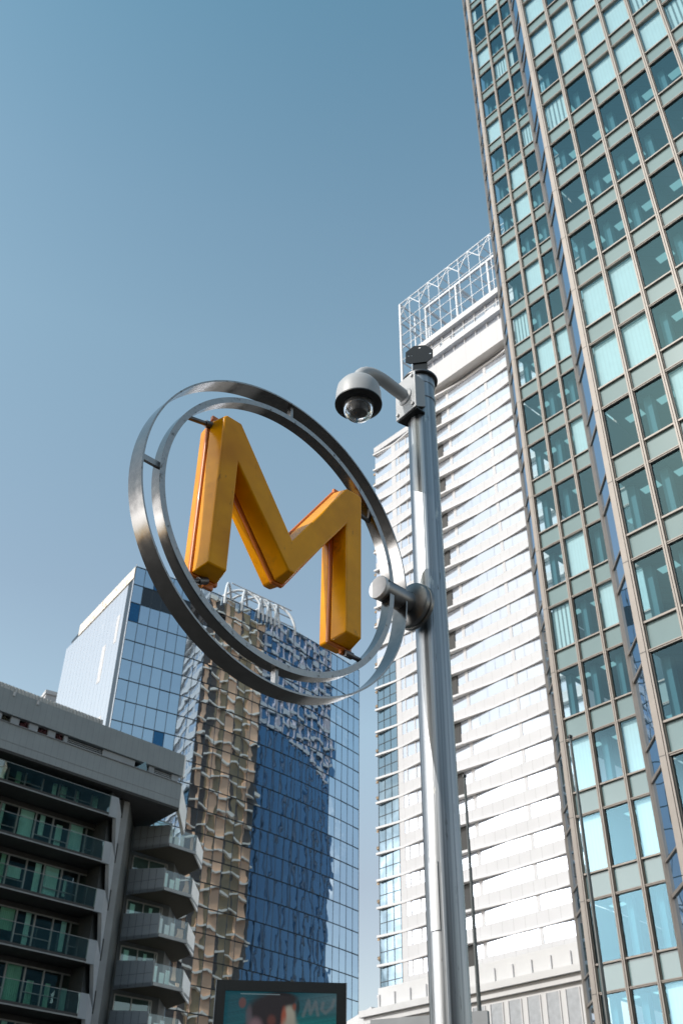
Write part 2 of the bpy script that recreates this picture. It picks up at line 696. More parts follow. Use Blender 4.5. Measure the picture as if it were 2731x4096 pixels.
# little folded tabs on the shoulders and the feet
for x0, x1, z, sgn in ((-.56, -.47, .552, 1), (.41, .50, .552, 1), (-.49, -.43, -.548, -1), (.49, .55, -.548, -1)):
    a, b = x0 * SR, x1 * SR
    zz = z * SR
    mb = MB()
    mb.prism([(a, .036), (b, .036), (b, .048), (a, .048)], min(zz, zz + sgn * .018), max(zz, zz + sgn * .018))
    mb.build('edge_tab', orange, letter)
for x0, z0, x1, z1 in ((-.4577, .2725, -.347, .300), (.4395, .290, .338, .300), (-.372, -.372, -.30, -.337), (.392, -.352, .318, -.352)):
    mb = MB()
    a, b = Vector((x0, .030, z0)), Vector((x1, .030, z1))
    mb.tube([a, b], .0085, 14)
    mb.tube([b - (b - a).normalized() * .03, b + (b - a).normalized() * .004], .013, 14)
    mb.build('support_pin', darksteel, sign, 40)

# hub arm
hx0, hx1 = .487, .745
Mx = Matrix.Translation((0, .036, .008)) @ Matrix.Rotation(rad(90), 4, 'Y')   # lathe z -> +x
mb = MB()
mb.lathe([(.0445, hx0 + .017), (.0445, hx1)], Mx, 56)
arm = mb.build('hub_arm', mat('arm_steel', (.27, .27, .275), .40, .85, .12, 20, rvar=.06), sign, 40)
mb = MB()
mb.lathe([(.001, hx0), (.0455, hx0), (.0475, hx0 + .002), (.0475, hx0 + .018), (.0448, hx0 + .018)], Mx, 56)
cap = mb.build('end_cap', mat('cap_steel', (.62, .61, .61), .5, .35, .06, 30), arm, 40)
mb = MB()
for dx, r0, r1 in ((-.052, .078, .094), (-.030, .094, .097)):
    pass
fx = .662
mb.lathe([(.044, fx - .012), (.060, fx - .008), (.086, fx), (.092, fx + .004), (.092, fx + .022), (.044, fx + .022)], Mx, 64)
mb.lathe([(.044, fx + .024), (.088, fx + .024), (.095, fx + .028), (.095, fx + .042), (.044, fx + .044)], Mx, 64)
mb.build('wall_flange', mat('flange_steel', (.20, .20, .20), .38, .9, .15, 18), arm, 40)
mb = MB()
mb.tube([(hx0 + .0165, .036 - .047, .02), (hx0 + .0165, .036 - .049, .0205)], .004, 10)
mb.build('grub_screw', blackpaint, arm)

# ================================================================== CCTV
campaint = mat('grey_camera_paint', (.42, .43, .44), .45, 0, .06, 12)
CAZ = -127
cctv = thing('security_camera', 'grey dome security camera on a curved arm clamped to the top of the pole', 'camera',
             POLE + Vector((0, 0, 3.125 + EYE)), CAZ - 90)
# frame: x = right seen along the arm, y = from the camera body back to the pole (so the pole axis is at y=0 and the dome at y=-L)
CL = .372
ZA = .165         # arm height above the empty
mb = MB()
# back plate and its folded side wings
mb.prism([(-.070, -.098), (.070, -.098), (.070, -.090), (-.070, -.090)], .06, .285)
bp_ = mb.build('bracket_plate', campaint, cctv)
bv = bp_.modifiers.new('bevel', 'BEVEL')
bv.width = .006
bv.segments = 3
for sx in (-1, 1):
    mb = MB()
    x0, x1 = (.052, .060) if sx > 0 else (-.060, -.052)
    pr = [(-.0895, .07), (-.0895, .28), (-.03, .26), (-.03, .10)]
    mb.add([(x0, y, z) for y, z in pr] + [(x1, y, z) for y, z in pr], [(0, 1, 2, 3), (7, 6, 5, 4), (0, 4, 5, 1), (1, 5, 6, 2), (2, 6, 7, 3), (3, 7, 4, 0)])
    mb.build('bracket_wing', campaint, cctv)
mb = MB()
mb.prism([(-.066, -.090), (.066, -.090), (.060, -.035), (-.060, -.035)], .055, .062)
mb.build('bracket_base', blackpaint, cctv)
for x, z in ((-.052, .085), (.052, .085), (-.052, .262), (.052, .262)):
    mb = MB()
    mb.tube([(x, -.0985, z), (x, -.107, z)], .0085, 6)
    mb.build('bolt', steel_face, cctv)
# curved arm
pts = [(0, -.098, ZA), (0, -.16, ZA + .012), (0, -.22, ZA + .026)]
for i in range(1, 9):
    q = i / 8 * math.pi / 2
    pts.append((0, -.22 - (CL - .22) * math.sin(q) * 1.0, ZA + .026 + .012 * math.sin(q * 2) - .095 * (1 - math.cos(q))))
mb = MB()
mb.tube(pts, [.030, .030, .030] + [.030] * 8, 24)
mb.lathe([(.045, 0), (.043, .006), (.030, .012)], Matrix.Translation((0, -.098, ZA)) @ Matrix.Rotation(rad(90), 4, 'X'), 32)
mb.build('arm', campaint, cctv, 40)
DZ = ZA - .070      # top of housing
Md = Matrix.Translation((0, -CL, 0))
mb = MB()
mb.lathe([(.001, DZ), (.036, DZ), (.052, DZ - .006), (.080, DZ - .022), (.094, DZ - .045), (.0985, DZ - .075), (.101, DZ - .130), (.100, DZ - .136)], Md, 64)
mb.build('housing', campaint, cctv, 50)
mb = MB()
mb.lathe([(.1005, DZ - .1345), (.1035, DZ - .138), (.1030, DZ - .143), (.088, DZ - .150), (.074, DZ - .152), (.066, DZ - .149), (.001, DZ - .149)], Md, 64)
mb.build('trim_ring', blackpaint, cctv, 50)
dm, nt, b_, out_ = nodes_of('dome_plastic')
b_.inputs['Base Color'].default_value = (.9, .9, .9, 1)
b_.inputs['Roughness'].default_value = .02
b_.inputs['Transmission Weight'].default_value = .92
b_.inputs['IOR'].default_value = 1.2
b_.inputs['Specular IOR Level'].default_value = 1.0
mb = MB()
prof = [(.066, DZ - .150), (.066, DZ - .165)]
for i in range(1, 13):
    q = i / 12 * math.pi / 2
    prof.append((max(.0005, .066 * math.cos(q)), DZ - .165 - .062 * math.sin(q)))
mb.lathe(prof, Md, 48)
dome = mb.build('dome', dm, cctv, 60)
mb = MB()
mb.lathe([(.001, DZ - .151), (.047, DZ - .151), (.050, DZ - .175), (.042, DZ - .200), (.001, DZ - .212)], Md, 32)
mb.tube([(0, -CL - .02, DZ - .185), (-.006, -CL - .034, DZ - .206)], .014, 16)
mb.build('lens_module', blackpaint, dome, 40)

# ================================================================== RIGHT GLASS TOWER
U = 29.2
NB = 137.8                                   # heading of "right" along the main faces
PITCHZ = .1169 * U
Z0 = EYE + (.4282 - 4 * .1169) * U           # a floor line near the ground
NF = 29
HT = Z0 + NF * PITCHZ
P3 = polar(19.08, U)
P1 = polar(13.5, 1.458 * U)
QB = polar(17.88, 1.068 * U)
P0 = polar(12.87, 1.458 * 1.05 * U)
CW = .0465 * U

bronze = mat('bronze_aluminium', (.20, .178, .158), .45, .2, .07, 2.0, spec=.5)
gap = mat('dark_gasket', (.015, .016, .016), .6)
rt_glass = clear_glass('teal_glass', (.62, .745, .78), .045, 1.0, .004, .35, (.38, .70, .86), .11)
span_m = mat('spandrel_glass', (.15, .225, .235), .2, 0, .05, .4, spec=.35, coat=.1)
blind_m = striped(mat('roller_blind', (.84, .86, .84), .8, var=.03), 0, .11, .94, .35)
blind2_m = striped(mat('vertical_louvres', (.80, .84, .82), .8, var=.03), 0, .155, .30, .38)
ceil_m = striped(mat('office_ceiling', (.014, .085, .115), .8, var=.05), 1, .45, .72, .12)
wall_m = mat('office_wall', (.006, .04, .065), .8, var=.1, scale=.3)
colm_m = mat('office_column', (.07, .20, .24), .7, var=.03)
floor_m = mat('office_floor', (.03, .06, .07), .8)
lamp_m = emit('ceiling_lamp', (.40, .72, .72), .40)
blue_glass_side = mirror_glass('side_glass', (.04, .09, .13), (.72, .82, .95), .55, .004, .5)

tower = thing('office_tower', 'tall bronze framed teal glass office tower filling the right edge of the view', 'tower', P3)


def rel(v):
    return Vector(v) - P3


TB = frame((0, 0, 0), NB)                                       # wing B, x=0 at P3
TA = frame(rel(P1), NB)
NCA, NCB = 4, 8
LA, LB_ = NCA * CW + 2, NCB * CW

# windows ------------------------------------------------------------
cand = []
for wing, T, nc in (('A', TA, NCA), ('B', TB, NCB)):
    for c in range(nc):
        for k in range(NF):
            ctr = T @ Vector(((c + .5) * CW, 0, Z0 + (k + .5) * PITCHZ)) + P3
            px, py, dz = project(ctr)
            vis = -150 < px < IW + 120 and -200 < py < IH + 200
            if wing == 'A' and c >= 3:
                vis = False
            cand.append((0 if not vis else 1 / (ctr - Vector((0, 0, EYE))).length, wing, c, k, vis))
cand.sort(key=lambda t: -t[0])
rng = random.Random(5)
state = {}
for _, wing, c, k, vis in cand:
    pass
# which windows have blinds drawn, loosely following the photograph (pale groups)
for wing, nc in (('A', NCA), ('B', NCB)):
    for c in range(nc):
        for k in range(NF):
            state[(wing, c, k)] = 'open' if rng.random() < .62 else rng.choice(['blind', 'blind', 'blind', 'louvre', 'half'])
for c, ks in ((0, (17, 16, 15, 9, 8)), (1, (17, 15, 14, 9, 8)), (2, (16, 15, 14, 13)), (3, (14, 13, 11)), (4, (13, 12))):
    for k in ks:
        state[('B', c, k)] = 'blind'
state[('B', 0, 13)] = 'louvre'
for c in range(5):
    for k in (10, 11, 12):
        state[('B', c, k)] = 'open'
for k in (3, 4, 5, 6):
    state[('B', 0, k)] = 'open'
    state[('B', 1, k)] = 'open'


def window_parts(T, c, k, st, bf, bp, bs, bb, bb2):
    """add frame, pane, spandrel and blind geometry of one bay into builders"""
    x0, x1 = c * CW + .073, (c + 1) * CW - .073
    zt = Z0 + (k + 1) * PITCHZ
    zb = Z0 + k * PITCHZ
    zm = zt - .0811 * U - .02
    yg = .05
    for b in (bf, bp, bs, bb, bb2):
        b.T = T
    # head transom (double profile), mid transom
    bf.box(x0, x1, -.035, .16, zt - .045, zt + .0)
    bf.box(x0, x1, -.060, .16, zt + .002, zt + .038)
    bf.box(x0, x1, -.035, .16, zm - .035, zm + .035)
    # thin reveal beads
    bf.box(x0, x0 + .025, .0, .12, zb + .047, zm - .037)
    bf.box(x1 - .025, x1, .0, .12, zb + .047, zm - .037)
    bf.box(x0, x0 + .025, .0, .12, zm + .037, zt - .057)
    bf.box(x1 - .025, x1, .0, .12, zm + .037, zt - .057)
    t = [rng.uniform(-.004, .004) for _ in range(4)]
    bp.quad((x0 + .02, yg + t[0], zm + .03), (x1 - .02, yg + t[1], zm + .03), (x1 - .02, yg + t[2], zt - .05), (x0 + .02, yg + t[0] + t[2] - t[1], zt - .05))
    bs.box(x0 + .02, x1 - .02, .07, .13, zb + .04, zm - .03)
    if st in ('blind', 'half', 'louvre'):
        bl = bb2 if st == 'louvre' else bb
        xa, xb = x0 + .03, x1 - .03
        zlow = zm + .05
        if st == 'half':
            if rng.random() < .5:
                xb = xa + (xb - xa) * rng.uniform(.15, .35)
            else:
                xa = xb - (xb - xa) * rng.uniform(.15, .35)
        bl.box(xa, xb, .19, .20, zlow, zt - .08)


def new5():
    return MB(), MB(), MB(), MB(), MB()


rest = new5()
for i, (sc_, wing, c, k, vis) in enumerate(cand):
    T = TA if wing == 'A' else TB
    st = state[(wing, c, k)]
    if i < 100 and vis:
        bf, bp, bs, bb, bb2 = new5()
        window_parts(T, c, k, st, bf, bp, bs, bb, bb2)
        wf = bf.build('window', bronze, tower)
        bp.build('pane', rt_glass, wf)
        bs.build('spandrel', span_m, wf)
        if bb.f:
            bb.build('blind', blind_m, wf)
        if bb2.f:
            bb2.build('blind', blind2_m, wf)
    else:
        window_parts(T, c, k, st, *rest)
allr = MB()
mats_r = [bronze, rt_glass, span_m, blind_m, blind2_m]
for mi, b in enumerate(rest):
    o = len(allr.v)
    allr.v += b.v
    allr.f += [[q + o for q in f] for f in b.f]
    allr.m += [mi] * len(b.f)
wo = allr.build('window', mats_r, tower)
wo['kind'] = 'stuff'

# mullions: paired bronze fins with a dark slot between
for T, nc in ((TA, NCA), (TB, NCB)):
    for c in range(nc + 1):
        mb = MB(T)
        x = c * CW
        w0 = .22 if c == 0 else .072
        mb.box(x - w0, x - .012, -.085, .14, 0, HT, 0)
        mb.box(x + .012, x + .072, -.085, .14, 0, HT, 0)
        mb.box(x - .0119, x + .0119, -.02, .12, 0, HT, 1)
        for k in range(1, NF):
            if c == 0:
                mb.box(x - w0 - .002, x - .0135, -.087, -.0852, Z0 + k * PITCHZ - .012, Z0 + k * PITCHZ + .012, 1)
        mb.build('mullion', [bronze, gap], tower)

# chamfered return faces with their own post, panes and rails
for A_, B_ in ((QB, P3), (P0, P1)):
    v = (B_ - A_)
    az = math.degrees(math.atan2(v.x, v.y))
    ln = v.length
    T = frame(rel(A_), az)
    mb = MB(T)
    mb.box(-.05, .16, -.06, .12, 0, HT, 0)
    mb.build('corner_post', bronze, tower)
    for k in range(NF):
        zb = Z0 + k * PITCHZ
        zm = zb + 1.0
        zt = zb + PITCHZ
        mb = MB(T)
        for z_, h_ in ((zb, .05), (zm, .03)):
            mb.box(.165, ln - .24, -.02, .08, z_ - h_, z_ + h_, 0)
        for za, zc in ((zb + .055, zm - .035), (zm + .035, zt - .055)):
            t = rng.uniform(-.01, .01)
            mb.quad((.165, .03 + t, za), (ln - .24, .03 - t, za), (ln - .24, .03 - t, zc), (.165, .03 + t, zc), 1)
        mb.build('side_window', [bronze, blue_glass_side], tower)

# interiors, floor by floor
for k in range(NF):
    mb = MB()
    zt = Z0 + (k + 1) * PITCHZ
    for T, nc, L_ in ((TA, NCA, LA), (TB, NCB, LB_)):
        mb.T = T
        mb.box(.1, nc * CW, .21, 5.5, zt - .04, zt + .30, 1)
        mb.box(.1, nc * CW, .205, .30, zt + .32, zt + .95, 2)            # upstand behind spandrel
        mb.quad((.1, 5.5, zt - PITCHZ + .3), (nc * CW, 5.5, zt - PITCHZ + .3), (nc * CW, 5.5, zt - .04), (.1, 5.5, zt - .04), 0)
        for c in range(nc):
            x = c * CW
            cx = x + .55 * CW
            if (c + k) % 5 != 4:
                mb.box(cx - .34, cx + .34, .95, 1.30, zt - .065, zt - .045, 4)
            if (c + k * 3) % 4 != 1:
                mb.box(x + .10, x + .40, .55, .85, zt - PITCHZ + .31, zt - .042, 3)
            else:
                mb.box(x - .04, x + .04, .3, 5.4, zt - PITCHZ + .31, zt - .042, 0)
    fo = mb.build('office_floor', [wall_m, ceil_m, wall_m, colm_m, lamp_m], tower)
# core and roof
mb = MB()
TAi, TBi = TA, TB
mb.T = TB
mb.box(.3, LB_, 5.6, 14, 0, HT - .1)
mb.T = TA
mb.box(.3, LA + 8, 5.6, 14, 0, HT - .1)
mb.build('core', wall_m, tower)
mb = MB()
mb.T = TB
mb.box(-.2, LB_ + .1, -.1, 14, HT + .001, HT + 1.6)
mb.T = TA
mb.box(-.2, LA + 8, -.1, 14, HT + .002, HT + 1.6)
mb.build('roof_parapet', bronze, tower)

# ================================================================== WHITE TOWER
WD0 = 127.0
WAZ0 = 2.41
white_t = thing('white_tower', 'tall white tower with wavy floor bands and an open steel cage on its roof', 'tower', polar(WAZ0, WD0), NB)


def wx(az):
    return WD0 * math.sin(rad(az - WAZ0)) / math.sin(rad(az + 42.2))


white_p = mat('white_panel', (.46, .465, .485), .55, 0, .04, .25)
striped(white_p, 0, 1.55, .72, .035)
white_s = mat('white_fascia', (.53, .535, .555), .5, 0, .03, .3)
soffit = mat('bounce_soffit', (.84, .79, .74), .7, 0, .05, .3)  # raised albedo stands in for ground bounce and glare
wt_glass = mirror_glass('pale_blue_glass', (.42, .45, .50), (.74, .80, .90), .45, .012, .3)
wt_dark = mirror_glass('dark_mirror_glass', (.02, .06, .09), (.42, .55, .64), .35, .02, .3)  # dark colours imitate a building mirrored low in the corner
WF = 3.28
WTOP = EYE + 112.6
XM = wx(6.25)       # left edge of the tall block
XR = 33.0


def proj_depth(x, k):
    """how far the floor fascia stands out of the facade"""
    def ramp(a, b):
        t = min(1, max(0, (x - a) / (b - a)))
        return t
    p = .05
    lx = 20.2 + .35 * math.sin(k * 1.7)
    if x < 3.7:
        p += .45 * (1 - x / 3.7)
    elif x < lx:
        p += .85 * min(ramp(4.6, 12.0), ramp(lx, 12.5))
    else:
        p += .55 * ramp(22.5 + .6 * (k % 2), 31) + .08 * math.sin((x - lx) * .8) * ramp(lx, lx + 2)
    return p


xs = [i * .7 for i in range(int(XR / .7) + 1)]
NWF = int((WTOP - 3) / WF)
for k in range(NWF):
    zs = WTOP - k * WF
    if zs > EYE + 110.2:
        x_left = XM
    else:
        x_left = 0
    X = [x for x in xs if x >= x_left]
    # fascia
    mb = MB()
    for a, b in zip(X[:-1], X[1:]):
        pa, pb = proj_depth(a, k), proj_depth(b, k)
        P = [(a, 0, zs - .27), (b, 0, zs - .27), (b, -pb, zs - .27), (a, -pa, zs - .27), (a, 0, zs), (b, 0, zs), (b, -pb, zs), (a, -pa, zs)]
        mb.add(P, [(3, 2, 1, 0)], 1)
        mb.add(P, [(4, 5, 6, 7)], 0)
        mb.add(P, [(2, 3, 7, 6)], 0)
    a = X[0]
    pa = proj_depth(a, k)
    mb.quad((a, 0, zs - .27), (a, -pa, zs - .27), (a, -pa, zs), (a, 0, zs))
    fo = mb.build('floor_band', [white_s, soffit], white_t)
    # opaque panels at the foot of the storey
    mb = MB()
    x0 = max(x_left, 3.7)
    mirror_dark = zs < EYE + 70  # height where the imitated dark reflection ends
    zp0, zp1 = zs - WF + .004, zs - WF + 1.42
    mb.box(x0, XR, .02, .3, zp0, zp1)
    if not mirror_dark:
        mb.box(x_left, x0 - .01, .02, .3, zp0, zp1) if x_left < 3.7 else None
    # white piers on the left wing
    if x_left == 0:
        xx = 5.2
        while xx < 13:
            mb.box(xx, xx + .22, .012, .1, zp1 + .002, zs - .275)
            xx += 1.55
        mb.box(3.72, 4.6, .013, .1, zp1 + .002, zs - .275)
    for xx in (wx(7.9), wx(10.9)):
        if xx > x_left:
            mb.box(xx, xx + .5, .014, .1, zp1 + .003, zs - .276)
    mb.build('spandrel_band', white_p, white_t)
    mb = MB()
    xq = x0
    while xq < XR:
        w = 1.55 if k % 2 else 3.1
        t = rng.uniform(-.006, .006)
        mb.quad((xq + .03, .06 + t, zp1), (min(XR, xq + w), .06 - t, zp1), (min(XR, xq + w), .06 - t, zs - .27), (xq + .03, .06 + t, zs - .27))
        xq += w
    if x_left == 0 and not mirror_dark:
        mb.quad((0, .06, zp1), (3.7, .06, zp1), (3.7, .06, zs - .27), (0, .06, zs - .27))
    mb.build('window_band', wt_glass, white_t)
    if mirror_dark:
        mb = MB()
        mb.box(0, 3.68, .04, .2, zs - WF + .002, zs - .272, 0)
        for xq in (.03, 1.2, 2.4, 3.62):
            mb.box(xq, xq + .06, .0, .038, zs - WF + .003, zs - .273, 1)
        mb.box(0.1, 3.6, .002, .036, zs - WF + 1.38, zs - WF + 1.45, 1)
        mb.build('corner_window', [wt_dark, gap], white_t)
    # dark boxes painting the shade of loggias under the deep bands
    if k % 2 == 1 and k < 31:
        mb = MB()
        mb.box(12.2, 14.6, -.06, .04, zs - WF + .05, zs - .28, 0)
        mb.build('loggia_shade', gap, white_t)
# body and left flank
mb = MB()
mb.box(.02, XR, .32, 24, 0, EYE + 109.8)
mb.box(XM, XR, .30, 24, EYE + 109.81, EYE + 125)
mb.build('body', white_s, white_t)
# left flank and rear wing, which the blue tower mirrors
rib_b = mat('beige_rib', (.85, .52, .33), .7, 0, .12, .2)
rib_d = mat('dark_rib', (.12, .09, .07), .5, 0, .3, .2, (1, 1, .1))
rib_o = mat('olive_rib', (.36, .26, .14), .4, 0, .3, .3, (1, 1, .1))
frng = random.Random(9)
mb = MB()
y = .33
while y < 23.9:
    w = min(frng.choice([.5, .8, 1.2, 1.8]), 23.95 - y)
    mi = frng.choice([0, 0, 1, 2, 1, 2])
    mb.box(-.25 if mi == 0 else -.05, .018, y, y + w - .01, 0, EYE + 109.7, mi)
    y += w
mb.build('ribbed_flank', [rib_b, rib_d, rib_o], white_t)
mb = MB()
for k in range(33):
    z = EYE + 109 - k * WF
    for i in range(6):
        y0_, y1_ = .35 + i * 3.95, .35 + (i + 1) * 3.95
        u0, u1 = (0, 1.15) if (i + k) % 2 else (1.15, 0)
        mb.add([(-.75, y0_, z + u0), (-.75, y1_, z + u1), (-.75, y1_, z + u1 + .34), (-.75, y0_, z + u0 + .34), (-.27, y0_, z + u0), (-.27, y1_, z + u1), (-.27, y1_, z + u1 + .34), (-.27, y0_, z + u0 + .34)],
               [(3, 2, 1, 0), (4, 5, 6, 7), (1, 5, 4, 0), (2, 3, 7, 6)])
mb.build('flank_band', mat('flank_white', (.93, .84, .73), .5, 0, .03, .3), white_t)
mb = MB()
mb.box(.4, XR - 2, 24.01, 66, 0, EYE + 128, 0)
for k in range(40):
    z = EYE + 126 - k * WF
    if z > 91:  # bands stop where the painted shadow starts
        mb.box(.0, .39, 24.4, 65, z, z + .7, 1)
for i in range(18):
    y = 24.6 + i * 2.3
    mb.box(.1, .385, y, y + (.9 if i % 3 == 0 else .3), 91, EYE + 127.5, 2)
    mb.box(.2, .386, y + 1, y + 1.2, 0, 90.9, 3)  # dark lower ribs paint in the shadow on this wing
mb.build('rear_wing', [mirror_glass('rear_wing_glass', (.03, .09, .19), (.3, .45, .62), .3, .02, .3), white_s, mat('lilac_rib', (.44, .40, .44), .6), mat('shade_rib', (.05, .08, .13), .6)], white_t)
# wing parapet
mb = MB()
mb.box(-.1, XM, -.15, .31, EYE + 109.82, EYE + 110.9)
mb.build('wing_parapet', white_p, white_t)
# crown
zc0, zc1 = EYE + 113.4, EYE + 118.0
mb = MB()
mb.box(XM - .4, XR, -1.5, .29, zc0, zc1, 0)
mb.box(XM - .39, XR, -1.49, .0, zc0 - .03, zc0 - .002, 1)
mb.build('crown_band', [striped(mat('crown_panel', (.46, .465, .485), .55, var=.03, scale=.2), 0, 3.1, .86, .02), soffit], white_t)
for z0_, z1_ in ((EYE + 121.1, EYE + 122.2), (EYE + 125.2, EYE + 126.3)):
    mb = MB()
    mb.box(XM - .2, XR, -.7, .28, z0_, z1_)
    mb.build('roof_band', white_s, white_t)
mb = MB()
for z0_, z1_ in ((EYE + 118.01, EYE + 121.09), (EYE + 122.21, EYE + 125.19)):
    xq = XM
    while xq < XR:
        t = rng.uniform(-.01, .01)
        mb.quad((xq + .05, .1 + t, z0_), (xq + 2.25, .1 - t, z0_), (xq + 2.25, .1 - t, z1_), (xq + .05, .1 + t, z1_))
        xq += 2.3
mb.build('penthouse_window', wt_glass, white_t)
mb = MB()
xq = XM
while xq < XR:
    for z0_, z1_ in ((EYE + 118.02, EYE + 121.08), (EYE + 122.22, EYE + 125.18)):
        mb.box(xq - .05, xq + .05, -.1, .09, z0_, z1_)
    xq += 2.3
mb.box(XM, XR, -.12, -.02, EYE + 119.4, EYE + 119.55)
mb.box(XM, XR, -.12, -.02, EYE + 123.9, EYE + 124.05)
rx = random.Random(3)
for i in range(9):
    xq = XM + 2 + i * 2.3
    if rx.random() < .6:
        mb.box(xq + .2, xq + 2.0, -.02, .05, EYE + 122.4, EYE + rx.uniform(123.2, 124.9))
mb.build('penthouse_frame', white_s, white_t)
# open roof cage
XC = wx(4.63)
zl0, zl1 = EYE + 126.3, EYE + 140.8
cage_m = mat('cage_steel', (.58, .61, .65), .5, .1, .05, .5)
YB = 15.0
mb = MB()
for y, w in ((0, .13), (YB, .10)):
    for z in (zl0 + .2, zl0 + 3.1, zl0 + 6.2, zl0 + 9.5, zl1 - 1.2, zl1):
        mb.bar((XC, y, z), (XR, y, z), w * (1.2 if z == zl1 else .75))
    x = XC
    i = 0
    while x < XR:
        mb.bar((x, y, zl0 if x > XM else EYE + 113.4), (x, y, zl1), w * .7)
        if i % 2 == 0:
            mb.bar((x, y, zl1 - 3.2), (x + 2.3, y, zl1), .12)
        else:
            mb.bar((x, y, zl1), (x + 2.3, y, zl1 - 3.2), .12)
        if y > 0 and i % 3 == 0:
            mb.bar((x, y, zl0), (x + 6.9, y, zl1 - 4), .13)
        x += 2.3
        i += 1
x = XC
while x < XR:
    mb.bar((x, 0, zl1), (x, YB, zl1), .16)
    mb.bar((x, 0, zl1 - 3.2), (x, YB, zl1 - 3.2), .12)
    mb.bar((x, 0, zl1 - 3.2), (x + 2.3, YB, zl1), .11)
    x += 4.6
mb.build('roof_cage', cage_m, white_t)
mb = MB()
for x in (XM + .3, XM + 7.3, XM + 14.3, XM + 21.3, XM + 28.3):
    mb.bar((x, 1.2, zl0), (x, 1.2, zl1 - 4.2), .32)
    mb.bar((x, 1.2, zl1 - 4.2), (x, 9, zl1 - 4.2), .4)
mb.bar((XM, 1.2, zl1 - 4.2), (XR, 1.2, zl1 - 4.2), .42)
for z in (zl0 + 1.0, zl0 + 1.6):
    mb.bar((XM, 1.0, z), (XR, 1.0, z), .2)
mb.build('cage_column', cage_m, white_t)
# left side of the cage, hanging below
mb = MB()
for z in (EYE + 113.4, EYE + 117, EYE + 121, EYE + 126.3, EYE + 131, EYE + 136, zl1):
    mb.bar((XC, 0, z), (XC, YB, z), .22)
    if z < zl0:
        mb.bar((XC, 0, z), (XM, 0, z), .22)
for y in (0, 3.75, 7.5, 11.25, YB):
    mb.bar((XC, y, EYE + 113.4), (XC, y, zl1), .2 if y else .34)
    if y < YB:
        mb.bar((XC, y, EYE + 131), (XC, y + 3.75, EYE + 136), .12)
        mb.bar((XC, y, zl1), (XC, y + 3.75, EYE + 136), .12)
mb.build('cage_side', cage_m, white_t)

# ================================================================== BLUE GLASS TOWER
BU = 91.0
bt_pts = [polar(-13.6, 1.508 * BU), polar(-11.3, 1.5307 * BU), polar(-9.05, 1.5617 * BU), polar(-4.97, 1.6388 * BU), polar(-2.38, 1.7044 * BU), polar(-.37, 1.7806 * BU), polar(1.02, 1.8396 * BU)]
B_ORG = bt_pts[0].copy()
blue_t = thing('glass_tower', 'blue mirror glass tower with curved front and white tube arches on its roof', 'tower', B_ORG)
# plan curve: the tangent heading turns smoothly from the left corner to the right end
LEN_B = .5395 * BU


def turn(t):
    K = [(0, 59.3), (.19, 58.6), (.235, 56.5), (.27, 52.2), (.37, 49.6), (.51, 46.2), (.65, 43.0), (.80, 40.0), (1, 37.0)]
    for (a, va), (b, vb) in zip(K[:-1], K[1:]):
        if t <= b:
            return va + (vb - va) * (t - a) / (b - a)
    return K[-1][1]


fine = [bt_pts[0].copy()]
for i in range(240):
    fine.append(fine[-1] + heading(turn((i + .5) / 240)) * LEN_B / 240)
cum = [0]
for a, b in zip(fine[:-1], fine[1:]):
    cum.append(cum[-1] + (b - a).length)
NC_B = 30
col_pts = []
j = 0
for c in range(NC_B + 1):
    s = cum[-1] * c / NC_B
    while j < len(cum) - 2 and cum[j + 1] < s:
        j += 1
    t = (s - cum[j]) / (cum[j + 1] - cum[j])
    col_pts.append(fine[j].lerp(fine[j + 1], t) - B_ORG)
BH = BU + EYE
BF = 3.3
NR_B = 27
bt_sky = mirror_glass('blue_mirror_glass', (.012, .045, .085), (.62, .76, .88), .68, .02, .34)
bt_dark = mirror_glass('dark_louvre_glass', (.01, .013, .016), (.16, .17, .18), .3, .03, .5)
bt_open = mirror_glass('unlit_pane', (.005, .05, .12), (.08, .22, .4), .4, .03, .5)
grid_m = mat('dark_curtain_grid', (.03, .045, .06), .4, .5)
cells = []
for c in range(NC_B):
    for r in range(NR_B):
        zc = BH - (r + .5) * BF
        ctr = (col_pts[c] + col_pts[c + 1]) / 2 + B_ORG
        ctr.z = zc
        px, py, dz = project(ctr)
        vis = -20 < px < IW and -20 < py < IH
        hid = py > 2600 and px < 700 and py > 2600 + (px - 0) * .43 + 200
        cells.append(((1 / dz if vis and not hid else 0) * (1 if py < 3700 else .8), c, r))
cells.sort(key=lambda t: -t[0])
brng = random.Random(21)
restb = MB()
for i, (s_, c, r) in enumerate(cells):
    a, b = col_pts[c], col_pts[c + 1]
    z1, z0_ = BH - r * BF - .05, BH - (r + 1) * BF + .05
    nrm = Vector((-(b - a).y, (b - a).x, 0)).normalized()     # inward
    if z0_ < .2:
        continue
    tx, tz = brng.gauss(0, .0055), brng.gauss(0, .0055)
    dx, dz_ = nrm * (tx * .8), nrm * (tz * 1.6)
    dr = (b - a).normalized() * .03
    P = [a + dr + dx + dz_ + Vector((0, 0, z0_)), b - dr - dx + dz_ + Vector((0, 0, z0_)), b - dr - dx - dz_ + Vector((0, 0, z1)), a + dr + dx - dz_ + Vector((0, 0, z1))]
    mi = 0
    if r == 1 and 1 <= c <= 9:
        mi = 1
    if (c, r) in ((4, 8), (2, 0), (0, 2)):
        mi = 2
    if i < 100:
        MB().quad(*P).build('window', [bt_sky, bt_dark, bt_open][mi], blue_t)
    else:
        restb.quad(*P, mi)
ro = restb.build('window', [bt_sky, bt_dark, bt_open], blue_t)
ro['kind'] = 'stuff'
mb = MB()
for c in range(NC_B + 1):
    a = col_pts[c]
    mb.bar(a + Vector((0, 0, .1)), a + Vector((0, 0, BH)), .075)
